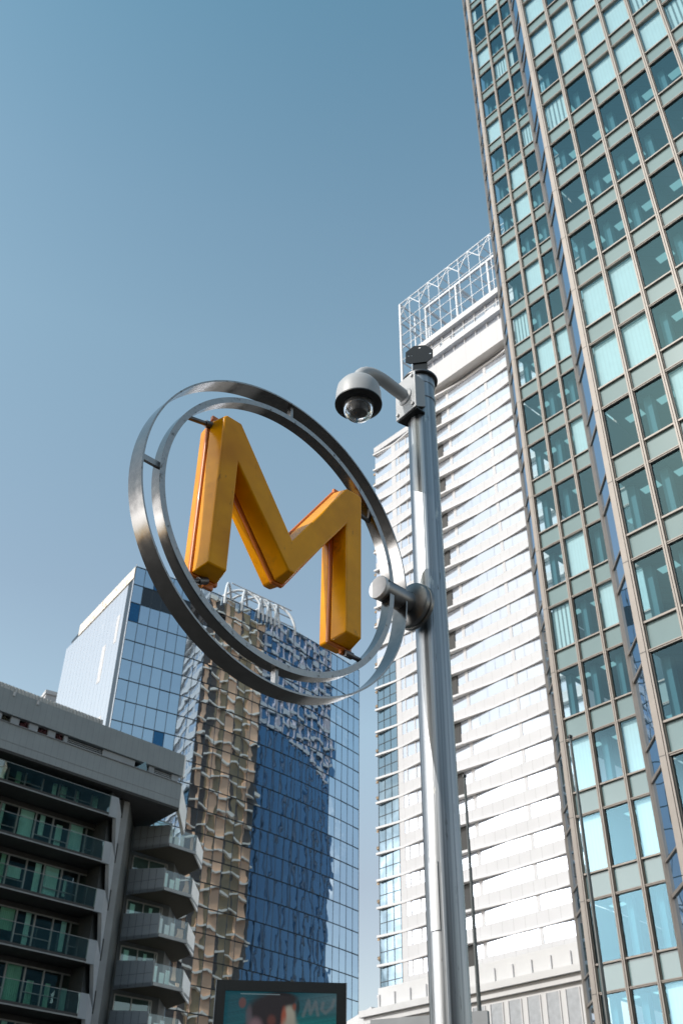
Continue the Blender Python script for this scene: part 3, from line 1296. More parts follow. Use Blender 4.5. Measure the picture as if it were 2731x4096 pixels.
for r in range(NR_B + 1):
    z = BH - r * BF
    if z < .2:
        continue
    for a, b in zip(col_pts[:-1], col_pts[1:]):
        mb.bar(a + Vector((0, 0, z)), b + Vector((0, 0, z)), .10, 0, .13)
mb.build('curtain_grid', grid_m, blue_t)
# left flank, glass with haze and cloud glare painted into its body
LF = frame(col_pts[0], -34 + 180)
lw = .302 * BU
mb = MB(LF)
pale = mirror_glass('glare_flank_glass', (.62, .63, .66), (.88, .90, .93), .30, .05, .2, (1, 1, .12))
q = 0
while q < 17:
    mb.box(-lw + q * lw / 17 + .02, -lw + (q + 1) * lw / 17 - .02, .0, .3, 0, BH - 2.2)
    q += 1
mb.build('flank_glazing', pale, blue_t)
mb = MB(LF)
mb.box(-lw * .80, -.06, -.14, .29, BH - 2.15, BH - .03)
mb.build('flank_parapet', spotted(mat('worn_parapet', (.72, .69, .64), .8, var=.15, scale=1.2), (.4, .34, .28), 1.2, .52, .62), blue_t)
mb = MB(LF)
for xa, w, za, h in ((-9, 1.3, BH - 17, 6.5), (-4.6, 1.0, BH - 12, 5), (-13, 1.1, BH - 30, 8), (-6, 1.5, BH - 34, 10)):
    mb.box(xa, xa + w, -.03, -.004, za, za + h)
mb.build('flank_panel', white_s, blue_t)
# body behind
mb = MB()
poly = [tuple(p.xy) for p in col_pts]
pp = []
inner = [(col_pts[i] + Vector((-.35, .45, 0))) for i in range(0, NC_B + 1, 2)]
backl = LF @ Vector((-lw + .2, .6, 0))
pl = [(p.x, p.y) for p in inner] + [(col_pts[-1].x - 6, col_pts[-1].y + 14), (backl.x + 4, backl.y + 12), (backl.x, backl.y)]
mb.prism(pl, 0, BH - .4)
mb.build('body', grid_m, blue_t)
# small rods along the roof edge
for c in range(0, NC_B + 1):
    a = col_pts[c] + Vector((-.1, .4, 0))
    MB().bar(a + Vector((0, 0, BH - .3)), a + Vector((0, 0, BH + .75)), .07).build('roof_rod', white_s, blue_t)
# tube arches
arch_m = mat('white_tube', (.62, .66, .70), .45, 0, .05, 1)
ca = polar(-7.35, 1.62 * BU) - B_ORG
dirf = heading(49)
dirn = heading(-41)
for i in range(7):
    base = ca + dirf * (i * 1.75)
    for sk, dd in ((0, (dirn * .62 + dirf * .55).normalized()), (1, (dirn * .62 - dirf * .55).normalized())):
        if (i + sk) % 2 and i not in (2, 5):
            continue
        pts = []
        R_ = 4.7
        for t in range(19):
            q = math.pi * t / 18
            pts.append(base + dd * (R_ * math.cos(q)) + Vector((0, 0, BH - 1.5 + 6.4 * math.sin(q))))
        MB().tube(pts, .22, 10).build('roof_arch', arch_m, blue_t, 60)
mb = MB()
for k in range(3):
    z = BH + 1.0 + k * 1.6
    mb.tube([ca - dirn * 2 + dirf * (-2 + k * .5) + Vector((0, 0, z)), ca - dirn * 2 + dirf * (13 - k * .5) + Vector((0, 0, z))], .1, 8)
mb.build('roof_arch_rail', arch_m, blue_t, 60)

# pale block peeping out behind the glass tower
po = thing('distant_block', 'sliver of a pale building left of the blue glass tower', 'building', polar(-17.3, 185), 60)
mb = MB()
mb.box(-1, 16, 0, 16, 0, 92)
mb.build('wall', white_p, po)
mb = MB()
mb.box(-1.2, 16.2, -.2, 16.2, 92.01, 92.8)
mb.build('roof', white_s, po)
mb = MB()
for z in range(60, 92, 4):
    mb.box(-.5, 15, -.03, .1, z, z + 1.6)
mb.build('window_strip', wt_glass, po)

# ================================================================== APARTMENT BUILDING
AAZ = 46.4
AO = polar(-12.5, 62)
apt = thing('apartment_building', 'grey clad apartment block with long glass balconies and faceted bay balconies', 'building', AO, AAZ)
AM = frame(AO, AAZ)
AMi = AM.inverted()
clad = mat('grey_cladding', (.275, .305, .32), .6, 0, .06, .8)
striped(clad, 0, .42, .80, .06)
clad_r = mat('grey_bay_panel', (.29, .325, .36), .6, 0, .05, .8)
conc = mat('pale_concrete', (.34, .37, .40), .75, 0, .1, .8)
endw = mat('bounce_white_panel', (.90, .90, .88), .6, 0, .04, 1)  # near-white albedo makes up for sunlight bounced off glass
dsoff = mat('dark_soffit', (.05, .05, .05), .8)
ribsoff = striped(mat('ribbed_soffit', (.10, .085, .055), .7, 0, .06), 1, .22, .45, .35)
frame_m = mat('window_frame', (.30, .31, .31), .4, .5)
apt_glass = clear_glass('apartment_glass', (.66, .88, .84), .13, .95, .006, .9, (.85, 1, .98))
rail_glass = clear_glass('railing_glass', (.86, .94, .92), .05, .9, .01, .7, (.9, 1, 1))
curt = mat('brightened_curtain', (.86, .98, .92), .8, 0, .12, 1.5, (1, 1, .2))  # albedo raised in place of light reflected onto the curtains
curt2 = mat('green_curtain', (.50, .68, .50), .8, 0, .2, 1.5, (1, 1, .2))
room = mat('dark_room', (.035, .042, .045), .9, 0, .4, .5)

XL = -17.0
XE = 4.55


def Z(v):
    return v + EYE


# roof bands
mb = MB()
mb.box(XL, XE, 0, .3, Z(26.85), Z(28.3), 0)
mb.box(XL, XE, .3, 9, Z(26.85), Z(28.2), 0)
mb.build('parapet', clad, apt)
mb = MB()
mb.box(XL, -1.9, .06, .4, Z(28.302), Z(28.62))
x = XL
while x < -2:
    mb.box(x, x + .12, .0, .058, Z(28.303), Z(28.60))
    x += .24
mb.build('roof_edge', mat('ribbed_metal', (.52, .52, .51), .55, .3, .1, 2), apt)
for x in (-8.2, -6.6):
    mb = MB()
    mb.box(x, x + .12, -.08, -.002, Z(28.0), Z(28.25))
    mb.build('roof_light', white_s, apt)
mb = MB()
mb.box(XL, XE, 0, 2.2, Z(24.7), Z(26.28), 0)
mb.prism([(XL, .02), (XE - .02, .02), (XE + .9, 9.5), (XL, 9.5)], Z(24.55), Z(24.698), 1)
mb.build('upper_band', [clad, dsoff], apt)
mb = MB()
mb.box(XL, XE - .1, -.012, -.001, Z(25.18), Z(25.205))
mb.box(XL, XE, -.06, .02, Z(26.282), Z(26.33))
mb.build('band_joint', mat('joint_grey', (.22, .23, .24), .6), apt)
# slot behind the band
mb = MB()
mb.box(XL, XE - .2, 2.3, 2.5, Z(26.2), Z(26.849), 0)
mb.box(XL, XE - .2, .35, 2.25, Z(26.83), Z(26.848), 1)
for x0, x1 in ((-9.1, -8.5), (-7.9, -7.35), (-6.7, -6.1), (-5.4, -4.9), (-4.3, -4.05), (-1.5, .9), (2.0, 2.4), (3.8, 4.3)):
    mb.box(x0, x1, .16, .30, Z(26.335), Z(26.82), 2)
for x0, x1 in ((-4.0, -1.55), (2.45, 3.78)):
    for z in range(4):
        mb.box(x0, x1, .25, .30, Z(26.36 + z * .11), Z(26.42 + z * .11), 3)
mb.build('roof_terrace', [room, dsoff, conc, frame_m], apt)
mb = MB()
P = [(.9, -.02, Z(26.34)), (1.75, -.05, Z(26.34)), (1.6, -.02, Z(26.95))]
mb.add(P + [(x, y + .02, z) for x, y, z in P], [(0, 1, 2), (5, 4, 3), (0, 3, 4, 1), (1, 4, 5, 2), (2, 5, 3, 0)])
mb.build('glass_screen', rail_glass, apt)
# ends of the two bands, whitened for bounced light
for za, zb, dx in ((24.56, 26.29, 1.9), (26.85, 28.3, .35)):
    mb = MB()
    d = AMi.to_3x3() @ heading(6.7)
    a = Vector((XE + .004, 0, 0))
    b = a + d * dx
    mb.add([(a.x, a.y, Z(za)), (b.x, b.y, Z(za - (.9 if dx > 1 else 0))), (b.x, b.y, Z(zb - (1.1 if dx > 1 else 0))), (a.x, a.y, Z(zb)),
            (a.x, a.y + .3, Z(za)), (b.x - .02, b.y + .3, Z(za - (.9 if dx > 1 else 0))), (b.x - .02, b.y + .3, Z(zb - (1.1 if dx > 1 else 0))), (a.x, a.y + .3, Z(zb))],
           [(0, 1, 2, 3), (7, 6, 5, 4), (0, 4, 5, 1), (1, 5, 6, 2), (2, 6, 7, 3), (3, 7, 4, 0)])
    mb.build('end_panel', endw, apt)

arng = random.Random(4)
FH = 2.79
for k in range(9):
    zb = Z(22.8 - FH * k)
    if zb < .5:
        break
    # long balcony
    mb = MB()
    mb.box(XL, -.02, .02, 1.79, zb, zb + .2, 0)
    mb.box(XL, .0, -.02, .018, zb - .01, zb + .06, 1)
    mb.box(XL, .0, -.004, .0185, zb + .061, zb + .2, 0)
    # tapered black return at the right end of the soffit
    mb.prism([(-.02, .02), (.62, 1.2), (.62, 1.79), (-.02, 1.79)], zb + .001, zb + .199, 0)
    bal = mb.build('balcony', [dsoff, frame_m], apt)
    mb = MB()
    x = XL
    while x < -.1:
        mb.box(x + .012, min(x + 1.32, -.08) - .012, .0, .014, zb + .065, zb + 1.22, 0)
        x += 1.32
    mb.build('glass_railing', rail_glass, bal)
    mb = MB()
    mb.box(XL, -.05, -.008, .022, zb + 1.222, zb + 1.25)
    mb.build('handrail', frame_m, bal)
    # window wall
    zt = zb + FH - .02
    x = XL
    i = k % 2
    mbr = MB()
    mbr.box(XL, .5, 4.6, 4.7, zb + .2, zt)
    mbr.box(XL, .5, 1.95, 4.6, zb + .2, zb + .205)
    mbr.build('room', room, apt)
    while x < .2:
        w = 1.16
        mb = MB()
        for xa in (x, x + w - .045):
            mb.box(xa, xa + .045, 1.80, 1.90, zb + .205, zt - .28)
        for za, hh in ((zb + .205, .07), (zt - .36, .08)):
            mb.box(x + .046, x + w - .046, 1.805, 1.895, za, za + hh)
        if i % 3 != 2:
            mb.box(x + .046, x + w - .046, 1.805, 1.895, zb + 1.15, zb + 1.19)
        mb.box(x, x + w, 1.80, 1.92, zt - .279, zt + .001, 1)
        wn = mb.build('window', [frame_m, dsoff], apt)
        mb = MB()
        mb.quad((x + .04, 1.84, zb + .25), (x + w - .04, 1.84 + arng.uniform(-.01, .01), zb + .25), (x + w - .04, 1.84, zt - .33), (x + .04, 1.84 + arng.uniform(-.01, .01), zt - .33))
        mb.build('pane', apt_glass, wn)
        rr = arng.random()
        if rr < .9:
            mb = MB()
            cw = arng.choice([.2, .28, .35, .42, .9])
            xa = x + arng.uniform(.05, w - cw - .05)
            n_ = max(3, int(cw / .06))
            hb = zb + (.3 if arng.random() < .6 else arng.uniform(.4, 1.3))
            ht = zt - .34 if arng.random() < .6 else zb + arng.uniform(1.5, 2.2)
            for q in range(n_):
                x0_, x1_ = xa + cw * q / n_, xa + cw * (q + 1) / n_
                y0_, y1_ = 1.93 + .03 * (q % 2), 1.93 + .03 * ((q + 1) % 2)
                mb.quad((x0_, y0_, hb), (x1_, y1_, hb), (x1_, y1_, ht), (x0_, y0_, ht))
            mb.build('curtain', curt if arng.random() < .65 else curt2, wn)
        x += w
        i += 1
    # slanted concrete fin between the long balcony and the bays
    if k < 8:
        mb = MB()
        xa, ya = .02, .0
        xb, yb = 1.02, 1.05
        za, zc = zb - .02, zb + 1.25
        # short front cheek + slanted side
        mb.add([(-.5, -.03, za), (xa, -.03, za), (xa, -.03, zc), (-.5, -.03, zc), (-.5, .1, za), (xa, .1, za), (xa, .1, zc), (-.5, .1, zc)],
               [(0, 1, 2, 3), (3, 2, 6, 7), (0, 4, 5, 1), (0, 3, 7, 4)])
        mb.add([(xa, -.03, za), (xb, yb, za - 2.0), (xb, yb, za + .78), (xa, -.03, zc), (xa - .15, .12, za), (xb - .15, yb + .15, za - 2.0), (xb - .15, yb + .15, za + .78), (xa - .15, .12, zc)],
               [(0, 1, 2, 3), (7, 6, 5, 4), (0, 4, 5, 1), (3, 2, 6, 7)])
        mb.build('slanted_fin', conc, apt)
# wall strip behind the fins, pier beside the bays
mb = MB()
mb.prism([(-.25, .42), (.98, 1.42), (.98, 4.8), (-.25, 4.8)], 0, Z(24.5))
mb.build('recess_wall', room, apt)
mb = MB()
mb.box(.85, 1.5, 1.06, 1.4, 0, Z(24.5))
mb.build('pier', mat('pier_panel', (.27, .28, .285), .7, 0, .12, .8), apt)
for k in range(9):
    zq = Z(22.8 - FH * k)
    if zq > 1.5:
        mb = MB()
        mb.box(.87, 1.09, 1.03, 1.058, zq + .55, zq + 1.75)
        mb.build('slot_window', gap, apt)
pa, pb = AMi @ polar(-11.42, 67.9), AMi @ polar(-8.95, 69.6)
mb = MB()
bk_ = AMi @ polar(-8.6, 72.9)
v = (pb - pa)
bay_w = MB()
nb = v.normalized()
ni = Vector((-nb.y, nb.x, 0))
bay_w.add([pa, pb, pb + ni * .3, pa + ni * .3] + [p + Vector((0, 0, Z(24.5))) for p in (pa, pb, pb + ni * .3, pa + ni * .3)],
          [(0, 1, 5, 4), (1, 2, 6, 5), (3, 0, 4, 7), (4, 5, 6, 7)])
bay_m = mat('bay_recess', (.10, .11, .11), .8, 0, .2, .6)
bay_w.build('bay_wall', bay_m, apt)
mb = MB()
mb.add([pb, bk_, bk_ + ni, pb + ni] + [p + Vector((0, 0, Z(24.5))) for p in (pb, bk_, bk_ + ni, pb + ni)], [(0, 1, 5, 4), (1, 2, 6, 5), (3, 0, 4, 7), (4, 5, 6, 7)])
mb.build('bay_side_wall', bay_m, apt)
mb = MB()
mb.prism([(1.51, 1.07), (pa.x - .02, pa.y + .05), (pa.x + .2, 9), (1.51, 9)], 0, Z(24.5))
mb.build('return_wall', bay_m, apt)
# faceted bays
bl, ba, br_, bt_, bk = [AMi @ polar(a, d) for a, d in ((-11.33, 67.7), (-9.44, 66.24), (-7.87, 67.6), (-7.44, 69.9), (-8.52, 72.6))]
bkl = AMi @ polar(-8.97, 69.55)
for k in range(9):
    zb = Z(22.83 - FH * k)
    if zb < 1:
        break
    H1 = zb + 1.28

    def at(p, z):
        return Vector((p.x, p.y, z))
    mb = MB()
    poly = [bl, ba, br_, bt_, bk, bkl]
    mb.add([at(p, zb) for p in poly], [tuple(reversed(range(6)))], 1)
    mb.add([at(p, zb + .18) for p in poly], [tuple(range(6))], 0)
    for i in range(6):
        p, q = poly[i], poly[(i + 1) % 6]
        mb.quad(at(p, zb), at(q, zb), at(q, zb + .18), at(p, zb + .18), 0)
    bay = mb.build('bay_balcony', [clad_r, ribsoff], apt)
    # solid left cheek with panel joints
    mb = MB()
    d = (ba - bl)
    nn = Vector((-d.y, d.x, 0)).normalized() * .12
    mb.add([at(bl, zb - .02), at(ba, zb - .02), at(ba, H1 + .10), at(bl, H1 + .33), at(bl + nn, zb - .02), at(ba + nn, zb - .02), at(ba + nn, H1 + .10), at(bl + nn, H1 + .33)],
           [(0, 1, 2, 3), (7, 6, 5, 4), (3, 2, 6, 7), (0, 3, 7, 4), (1, 5, 6, 2)], 0)
    on = -nn.normalized() * .006
    for t in (.18, .38, .58, .78):
        p = bl + d * t + on
        mb.bar(at(p, zb + .01), at(p, H1 + .30 - .22 * t), .014, 1)
    mb.bar(at(bl + on, zb + .72), at(ba + on, zb + .72), .012, 1)
    mb.build('solid_cheek', [clad_r, dsoff], bay)
    # glazed right cheek
    mb = MB()
    d = (br_ - ba)
    for t0, t1 in ((.03, .48), (.50, .98)):
        a_, b_2 = ba + d * t0, ba + d * t1
        mb.quad(at(a_, zb + .19), at(b_2, zb + .19), at(b_2, H1), at(a_, H1))
    mb.build('glass_cheek', rail_glass, bay)
    mb = MB()
    mb.bar(at(ba + d * .02, zb + .18), at(ba + d * .02, H1), .06)
    mb.bar(at(ba + d * .99, zb + .18), at(ba + d * .99, H1), .05)
    mb.bar(at(ba + d * .02, zb + .1), at(br_, zb + .1), .2)
    mb.build('cheek_frame', frame_m, bay)
    # pale upright quads behind the glass
    mb = MB()
    for t, w, h in ((.12, .22, 1.0), (.42, .16, .7), (.62, .14, .9)):
        a_ = ba + d * t + Vector((-.25, .3, 0))
        b_2 = ba + d * (t + w) + Vector((-.25, .3, 0))
        mb.quad(at(a_, zb + .2), at(b_2, zb + .2), at(b_2, zb + .2 + h), at(a_, zb + .2 + h))
    mb.build('pale_panel', curt if k % 2 else endw, bay)
    # fin whitened in place of bounced sunlight
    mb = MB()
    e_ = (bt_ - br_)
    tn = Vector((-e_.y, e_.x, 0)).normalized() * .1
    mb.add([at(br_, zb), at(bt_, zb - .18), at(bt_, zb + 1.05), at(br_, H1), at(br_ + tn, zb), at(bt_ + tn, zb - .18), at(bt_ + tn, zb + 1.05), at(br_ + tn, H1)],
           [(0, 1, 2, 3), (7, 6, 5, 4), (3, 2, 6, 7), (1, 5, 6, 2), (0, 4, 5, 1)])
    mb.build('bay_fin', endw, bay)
    # bay window above
    mb = MB()
    zt = zb + FH - .02
    wv = (pb - pa).normalized()
    wo_ = -ni * .04
    for t in (.25, 1.45, 2.7, 2.85):
        p = pa + wv * t + wo_
        mb.bar(at(p, zb + .2), at(p, zt - .2), .07)
    mb.bar(at(pa + wv * .25 + wo_, zt - .22), at(pa + wv * 2.85 + wo_, zt - .22), .08)
    wn = mb.build('bay_window', frame_m, apt)
    mb = MB()
    mb.quad(at(pa + wv * .28 + wo_, zb + .2), at(pa + wv * 2.82 + wo_, zb + .2), at(pa + wv * 2.82 + wo_, zt - .22), at(pa + wv * .28 + wo_, zt - .22))
    mb.build('pane', apt_glass, wn)
    if k % 3 != 1:
        mb = MB()
        for t, w in ((.5, .35), (1.9, .25)):
            mb.quad(at(pa + wv * t + wo_ * .4, zb + 1.3), at(pa + wv * (t + w) + wo_ * .4, zb + 1.3), at(pa + wv * (t + w) + wo_ * .4, zt - .4), at(pa + wv * t + wo_ * .4, zt - .4))
        mb.build('curtain', curt, wn)
# body
mb = MB()
mb.box(XL, .4, 4.75, 16, 0, Z(26.8))
mb.box(.41, 3.0, 7.0, 16, 0, Z(26.8))
mb.build('body', dsoff, apt)

# shrubs in the roof terrace slot
leaf = mat('dark_shrub_leaf', (.055, .05, .03), .6, 0, .5, 8)
leaf_r = mat('red_shrub_leaf', (.10, .025, .03), .6, 0, .5, 8)
for i, (x, w, m, lab) in enumerate(((-8.3, .42, leaf, 'bushy dark green planter shrub, highest on the roof terrace of the apartment block'),
                                   (-7.05, .34, leaf_r, 'reddish planter shrub between the first two pale pillars of the roof terrace'),
                                   (-5.75, .32, leaf_r, 'reddish planter shrub in the middle gap of the roof terrace'),
                                   (-4.62, .26, leaf_r, 'small reddish planter shrub beside the louvred opening of the roof terrace'))):
    sh = thing('planter_shrub', lab, 'shrub', AM @ Vector((x, .25, Z(26.335))), None, 'planter shrubs in the roof terrace slot')
    mb = MB()
    r2 = random.Random(i)
    for q in range(150):
        c_ = Vector((r2.gauss(0, w * .45), r2.gauss(0, .10), abs(r2.gauss(.16, .13))))
        a_ = Vector((r2.uniform(-1, 1), r2.uniform(-1, 1), r2.uniform(-1, 1))).normalized() * .05
        b_3 = a_.orthogonal().normalized() * .03
        mb.quad(c_ - a_, c_ - b_3, c_ + a_, c_ + b_3)
    mb.build('foliage', m, sh)
    mb = MB()
    mb.tube([(0, 0, 0), (.02, 0, .25)], .02, 6)
    mb.build('stem', leaf, sh)

# ================================================================== LOW STONE BUILDING
stone = mat('pale_stone', (.60, .60, .61), .75, 0, .05, .5)
LD = 80.0
low = thing('low_building', 'low pale stone building with a cornice at the foot of the white tower', 'building', polar(1.8, LD), NB)
zc_ = EYE + .2024 * LD
mb = MB()
mb.box(0, 22, 0, 12, 0, zc_ - .9)
mb.build('wall', stone, low)
mb = MB()
mb.box(-.5, 22, -.5, 12, zc_ - .45, zc_ - .02, 0)
mb.box(-.25, 22, -.25, 12, zc_ - .9, zc_ - .46, 0)
mb.build('cornice', stone, low)
mb = MB()
mb.box(.4, 22, .6, 12, zc_ - .01, zc_ + 1.55)
for i in range(14):
    mb.box(.5 + i * 1.55, .62 + i * 1.55, .47, .59, zc_, zc_ + 1.1)
mb.build('attic', stone, low)
for i in range(13):
    mb = MB()
    x = .9 + i * 1.5
    mb.box(x, x + .95, -.02, .05, zc_ - 3.6, zc_ - 1.2)
    w = mb.build('window', mat('pale_window', (.42, .44, .47), .25), low)
    mb = MB()
    mb.box(x - .08, x - .005, -.08, .06, zc_ - 3.6, zc_ - 1.2)
    mb.box(x + .955, x + 1.03, -.08, .06, zc_ - 3.6, zc_ - 1.2)
    mb.build('jamb', stone, w)
p2 = frame((0, 0, 0), NB).inverted() @ (polar(.1, LD + 8) - polar(1.8, LD))
mb = MB()
mb.prism([(-.02, .3), (-.02, 12), (p2.x, p2.y + 9), (p2.x, p2.y)], 0, zc_ + .35)
mb.build('side_wing', stone, low)

# ================================================================== THINGS IN THE STREET
# flag poles
fp_m = mat('flagpole_metal', (.10, .11, .11), .4, .6, .15, 3)
for az, d, zt, lab in ((7.48, 23.6, .4215 * 23.6, 'thin dark flagpole close beside the big steel pole'),
                       (13.83, 21.7, .4575 * 21.7, 'thin dark flagpole in front of the teal glass tower')):
    fpo = thing('flagpole', lab, 'flagpole', polar(az, d), 200, 'thin flagpoles')
    mb = MB()
    mb.tube([(0, 0, 0), (0, 0, (zt + EYE) * .5), (0, 0, zt + EYE)], [.058, .048, .031], 16)
    mb.build('shaft', fp_m, fpo, 40)
    mb = MB()
    mb.lathe([(.03, zt + EYE), (.052, zt + EYE + .01), (.055, zt + EYE + .05), (.02, zt + EYE + .075), (.001, zt + EYE + .08)], seg=16)
    mb.tube([(.03, 0, zt + EYE + .02), (.11, 0, zt + EYE + .02), (.12, 0, zt + EYE - .05)], .018, 8)
    mb.build('truck', blackpaint, fpo, 40)
    mb = MB()
    mb.tube([(.075, 0, zt + EYE - .05), (.08, 0, 1.2)], .004, 6)
    mb.build('halyard', rubber, fpo)

# advertising screen
SD = 11.0
scr_c = polar(-2.73, SD)
scr = thing('advertising_screen', 'black framed digital advertising screen with a teal picture of a head', 'screen', scr_c, 90 - 2.73)
hw = SD * math.tan(rad(3.37))
zt = EYE + .2262 * SD
hh = 2.35
bez = .094
mb = MB()
mb.box(-hw, -hw + bez, 0, .16, zt - hh, zt)
mb.box(hw - bez, hw, 0, .16, zt - hh, zt)
mb.box(-hw + bez + .0005, hw - bez - .0005, .0, .16, zt - .098, zt)
mb.box(-hw + bez + .0005, hw - bez - .0005, .0, .16, zt - hh, zt - hh + .12)
mb.box(-hw + .01, hw - .01, .1605, .20, zt - hh + .01, zt - .01)
mb.build('frame', mat('screen_bezel', (.008, .009, .009), .35), scr)
trim_m = mat('trim_metal', (.5, .52, .54), .3, .9)
for xa, xb in ((-hw - .008, -hw - .0005), (hw + .0005, hw + .008)):
    mb = MB()
    mb.box(xa, xb, -.004, .165, zt - hh, zt + .002)
    mb.build('edge_trim', trim_m, scr)
mb = MB()
mb.box(-.22, .22, .05, .15, 0, zt - hh - .002)
mb.box(-.4, .4, -.05, .25, 0, .04)
mb.build('post', darksteel, scr)
mb = MB()
mb.add([(.085, .06, zt + .0005), (.145, .06, zt + .0005), (.085, .10, zt + .0005), (.145, .10, zt + .0005), (.088, .08, zt + .042), (.100, .08, zt + .040)],
       [(0, 1, 5, 4), (2, 4, 5, 3), (0, 4, 2), (1, 3, 5)])
mb.build('top_hook', blackpaint, scr)


def sstep(a, b, x):
    t = min(1, max(0, (x - a) / (b - a)))
    return t * t * (3 - 2 * t)


def seg_d(px, py, pts):
    best = 1e9
    for (ax, ay), (bx, by) in zip(pts[:-1], pts[1:]):
        vx, vy = bx - ax, by - ay
        t = min(1, max(0, ((px - ax) * vx + (py - ay) * vy) / (vx * vx + vy * vy)))
        best = min(best, math.hypot(px - ax - vx * t, py - ay - vy * t))
    return best


pn = random.Random(8)
streak = [pn.uniform(.8, 1.2) for _ in range(400)]


def lerp3(a, b, t):
    return tuple(p + (q - p) * t for p, q in zip(a, b))


def picture(X, Y):
    """advert image; X right, Y down in millimetres from the top left corner of the display"""
    c = lerp3((.015, .12, .16), (.0, .30, .29), sstep(80, 420, Y) * sstep(-100, 900, X))
    c = lerp3(c, (.10, .21, .25), sstep(600, 1150, X) * (1 - sstep(60, 260, Y)))
    s = streak[int((Y + .18 * X) / 6) % 400]
    c = tuple(v * s for v in c)
    def ell(cx, cy, rx, ry, soft=.25):
        d = math.hypot((X - cx) / rx, (Y - cy) / ry)
        return 1 - sstep(1 - soft, 1 + soft, d)
    # scrawled lettering
    for pts in ([(780, 210), (830, 70), (850, 190), (900, 80), (925, 200)], [(975, 90), (960, 150), (1000, 180), (1060, 130), (1085, 60)]):
        c = lerp3(c, (.36, .34, .35), .36 * (1 - sstep(6, 24, seg_d(X, Y, pts))))
    # hair, face, ear
    c = lerp3(c, (.20, .10, .10), ell(175, 105, 36, 48))
    hair = max(ell(470, 170, 235, 150), ell(430, 330, 200, 190))
    c = lerp3(c, (.030, .024, .030), hair)
    c = lerp3(c, (.34, .22, .26), .8 * ell(310, 320, 70, 80, .5))
    c = lerp3(c, (.20, .15, .18), .6 * ell(245, 220, 30, 90, .5))
    c = lerp3(c, (.55, .53, .44), ell(640, 230, 62, 110, .35))
    c = lerp3(c, (.50, .09, .04), .9 * ell(590, 250, 26, 110, .5))
    c = lerp3(c, (.40, .10, .05), .7 * ell(690, 130, 20, 34, .5))
    c = lerp3(c, (.03, .025, .03), max(ell(560, 60, 160, 60), .0))
    c = lerp3(c, (.012, .05, .06), ell(725, 130, 16, 62))
    c = lerp3(c, (.25, .08, .06), .6 * ell(470, 260, 40, 50, .5))
    c = lerp3(c, (.50, .48, .40), ell(650, 400, 90, 160, .4))
    c = lerp3(c, (.03, .08, .10), ell(480, 900, 420, 420, .2))
    if 150 < X < 540 and 22 < Y < 30:
        c = lerp3(c, (.45, .6, .65), .7)
    return c


sm_, nt, b_, out_ = nodes_of('screen_picture')
va = nt.nodes.new('ShaderNodeVertexColor')
va.layer_name = 'picture'
nt.links.new(va.outputs[0], b_.inputs['Emission Color'])
b_.inputs['Emission Strength'].default_value = .24
b_.inputs['Base Color'].default_value = (.01, .01, .01, 1)
b_.inputs['Roughness'].default_value = .25
dw = 2 * (hw - bez)
dh = hh - .098 - .12
nx, ny = 150, 280
V_, F_, C_ = [], [], []
for j in range(ny + 1):
    for i in range(nx + 1):
        V_.append((-hw + bez + dw * i / nx, .02, zt - .098 - dh * j / ny))
        C_.append((*picture(1107 * i / nx, 1107 * dh / dw * j / ny), 1))
for j in range(ny):
    for i in range(nx):
        a = j * (nx + 1) + i
        F_.append((a, a + nx + 1, a + nx + 2, a + 1))
me = bpy.data.meshes.new('display')
me.from_pydata(V_, [], F_)
ca_ = me.color_attributes.new('picture', 'FLOAT_COLOR', 'POINT')
for i, cc in enumerate(C_):
    ca_.data[i].color = cc
me.materials.append(sm_)
do = bpy.data.objects.new('display', me)
COL.objects.link(do)
do.parent = scr

# grey board whose top corner shows beside the pole
gb = thing('sign_board', 'grey board whose top corner just shows left of the pole foot', 'board', polar(3.0, 9.0), 115)
mb = MB()
ztb = EYE + .1969 * 9.0
mb.box(-.19, .8, 0, .05, ztb - 1.5, ztb)
mb.build('panel', mat('grey_board', (.22, .23, .24), .5), gb)
mb = MB()
mb.box(.0, .06, .0505, .11, 0, ztb - .1)
mb.box(.6, .66, .0505, .11, 0, ztb - .1)
mb.build('post', darksteel, gb)

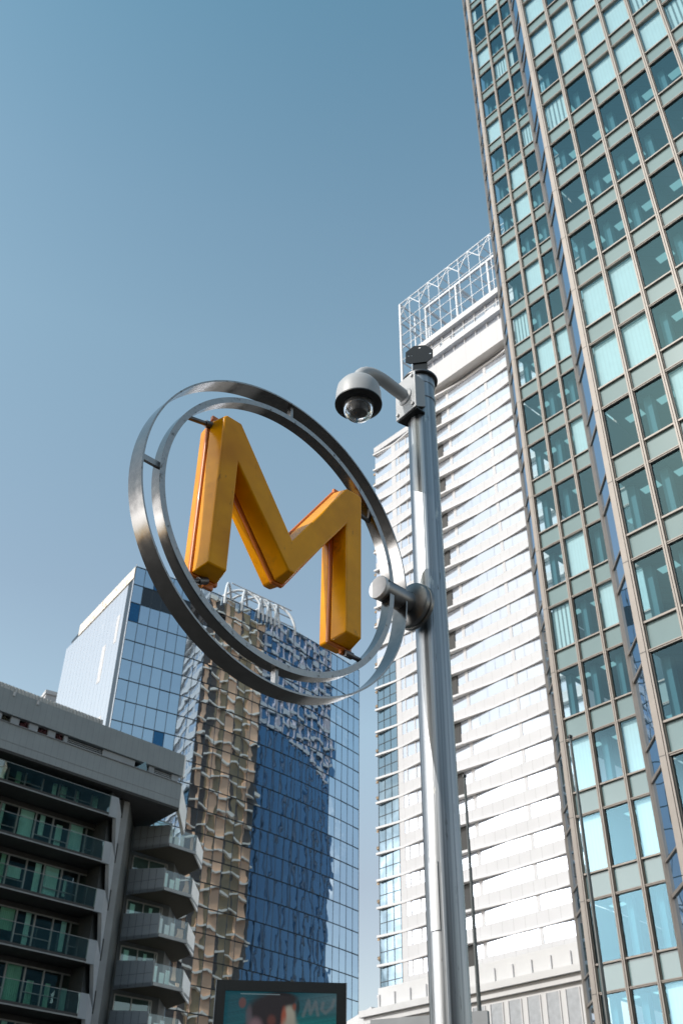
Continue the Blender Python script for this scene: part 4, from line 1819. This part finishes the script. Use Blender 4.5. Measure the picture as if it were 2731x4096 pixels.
# bare tree far down the street
tree = thing('bare_tree', 'bare pale tree whose twig tips reach into the bottom of the view', 'tree', polar(8.6, 46))
bark = mat('pale_bark', (.34, .32, .28), .9, 0, .2, 4)
tr_ = random.Random(2)
mb = MB()
mb.tube([(0, 0, 0), (.1, 0, 3), (.05, .1, 5)], [.22, .16, .11], 10)
mb.build('trunk', bark, tree, 60)
mb = MB()


def limb(p, d, ln, r, lv):
    pts = [p]
    q = p.copy()
    dd = d.copy()
    for i in range(3):
        dd = (dd + Vector((tr_.uniform(-.25, .25), tr_.uniform(-.25, .25), tr_.uniform(-.05, .2)))).normalized()
        q = q + dd * ln / 3
        pts.append(q)
    mb.tube(pts, [r, r * .8, r * .6, r * .4], 6)
    if lv:
        for i in range(4):
            s = tr_.choice(pts[1:])
            limb(s, (dd + Vector((tr_.uniform(-.9, .9), tr_.uniform(-.9, .9), tr_.uniform(-.2, .6)))).normalized(), ln * .62, r * .5, lv - 1)


for i in range(7):
    limb(Vector((.05, .1, 4.2 + .12 * i)), Vector((tr_.uniform(-.7, .7), tr_.uniform(-.7, .7), 1)).normalized(), 2.7, .07, 3)
mb.build('crown', bark, tree, 60)


# ================================================================== unseen dark blocks added for the steel to reflect
brick = mat('dark_block_brick', (.10, .085, .075), .8, 0, .2, .6)
blk_g = mirror_glass('block_glass', (.03, .04, .05), (.5, .55, .6), .2, .01, .4)
for az, d, w, h, lab in ((-150, 42, 46, 22, 'dark block added for reflections behind the photographer, left of the two'),
                         (168, 36, 40, 20, 'dark block added for reflections straight behind the photographer'),
                         (-62, 40, 22, 13, 'low dark block added for reflections left of the photographer')):
    bo = thing('reflection_block', lab, 'building', polar(az, d), az + 90)
    mb = MB()
    mb.box(-w / 2, w / 2, 0, 12, 0, h)
    mb.build('wall', brick, bo)
    mb = MB()
    mb.box(-w / 2 - .3, w / 2 + .3, -.3, 12.3, h + .002, h + .6)
    mb.build('roof', dsoff, bo)
    for k in range(int(h / 3.4)):
        mb = MB()
        mb.box(-w / 2 + .8, w / 2 - .8, -.03, .1, 1.0 + k * 3.4, 2.7 + k * 3.4)
        mb.build('window', blk_g, bo)
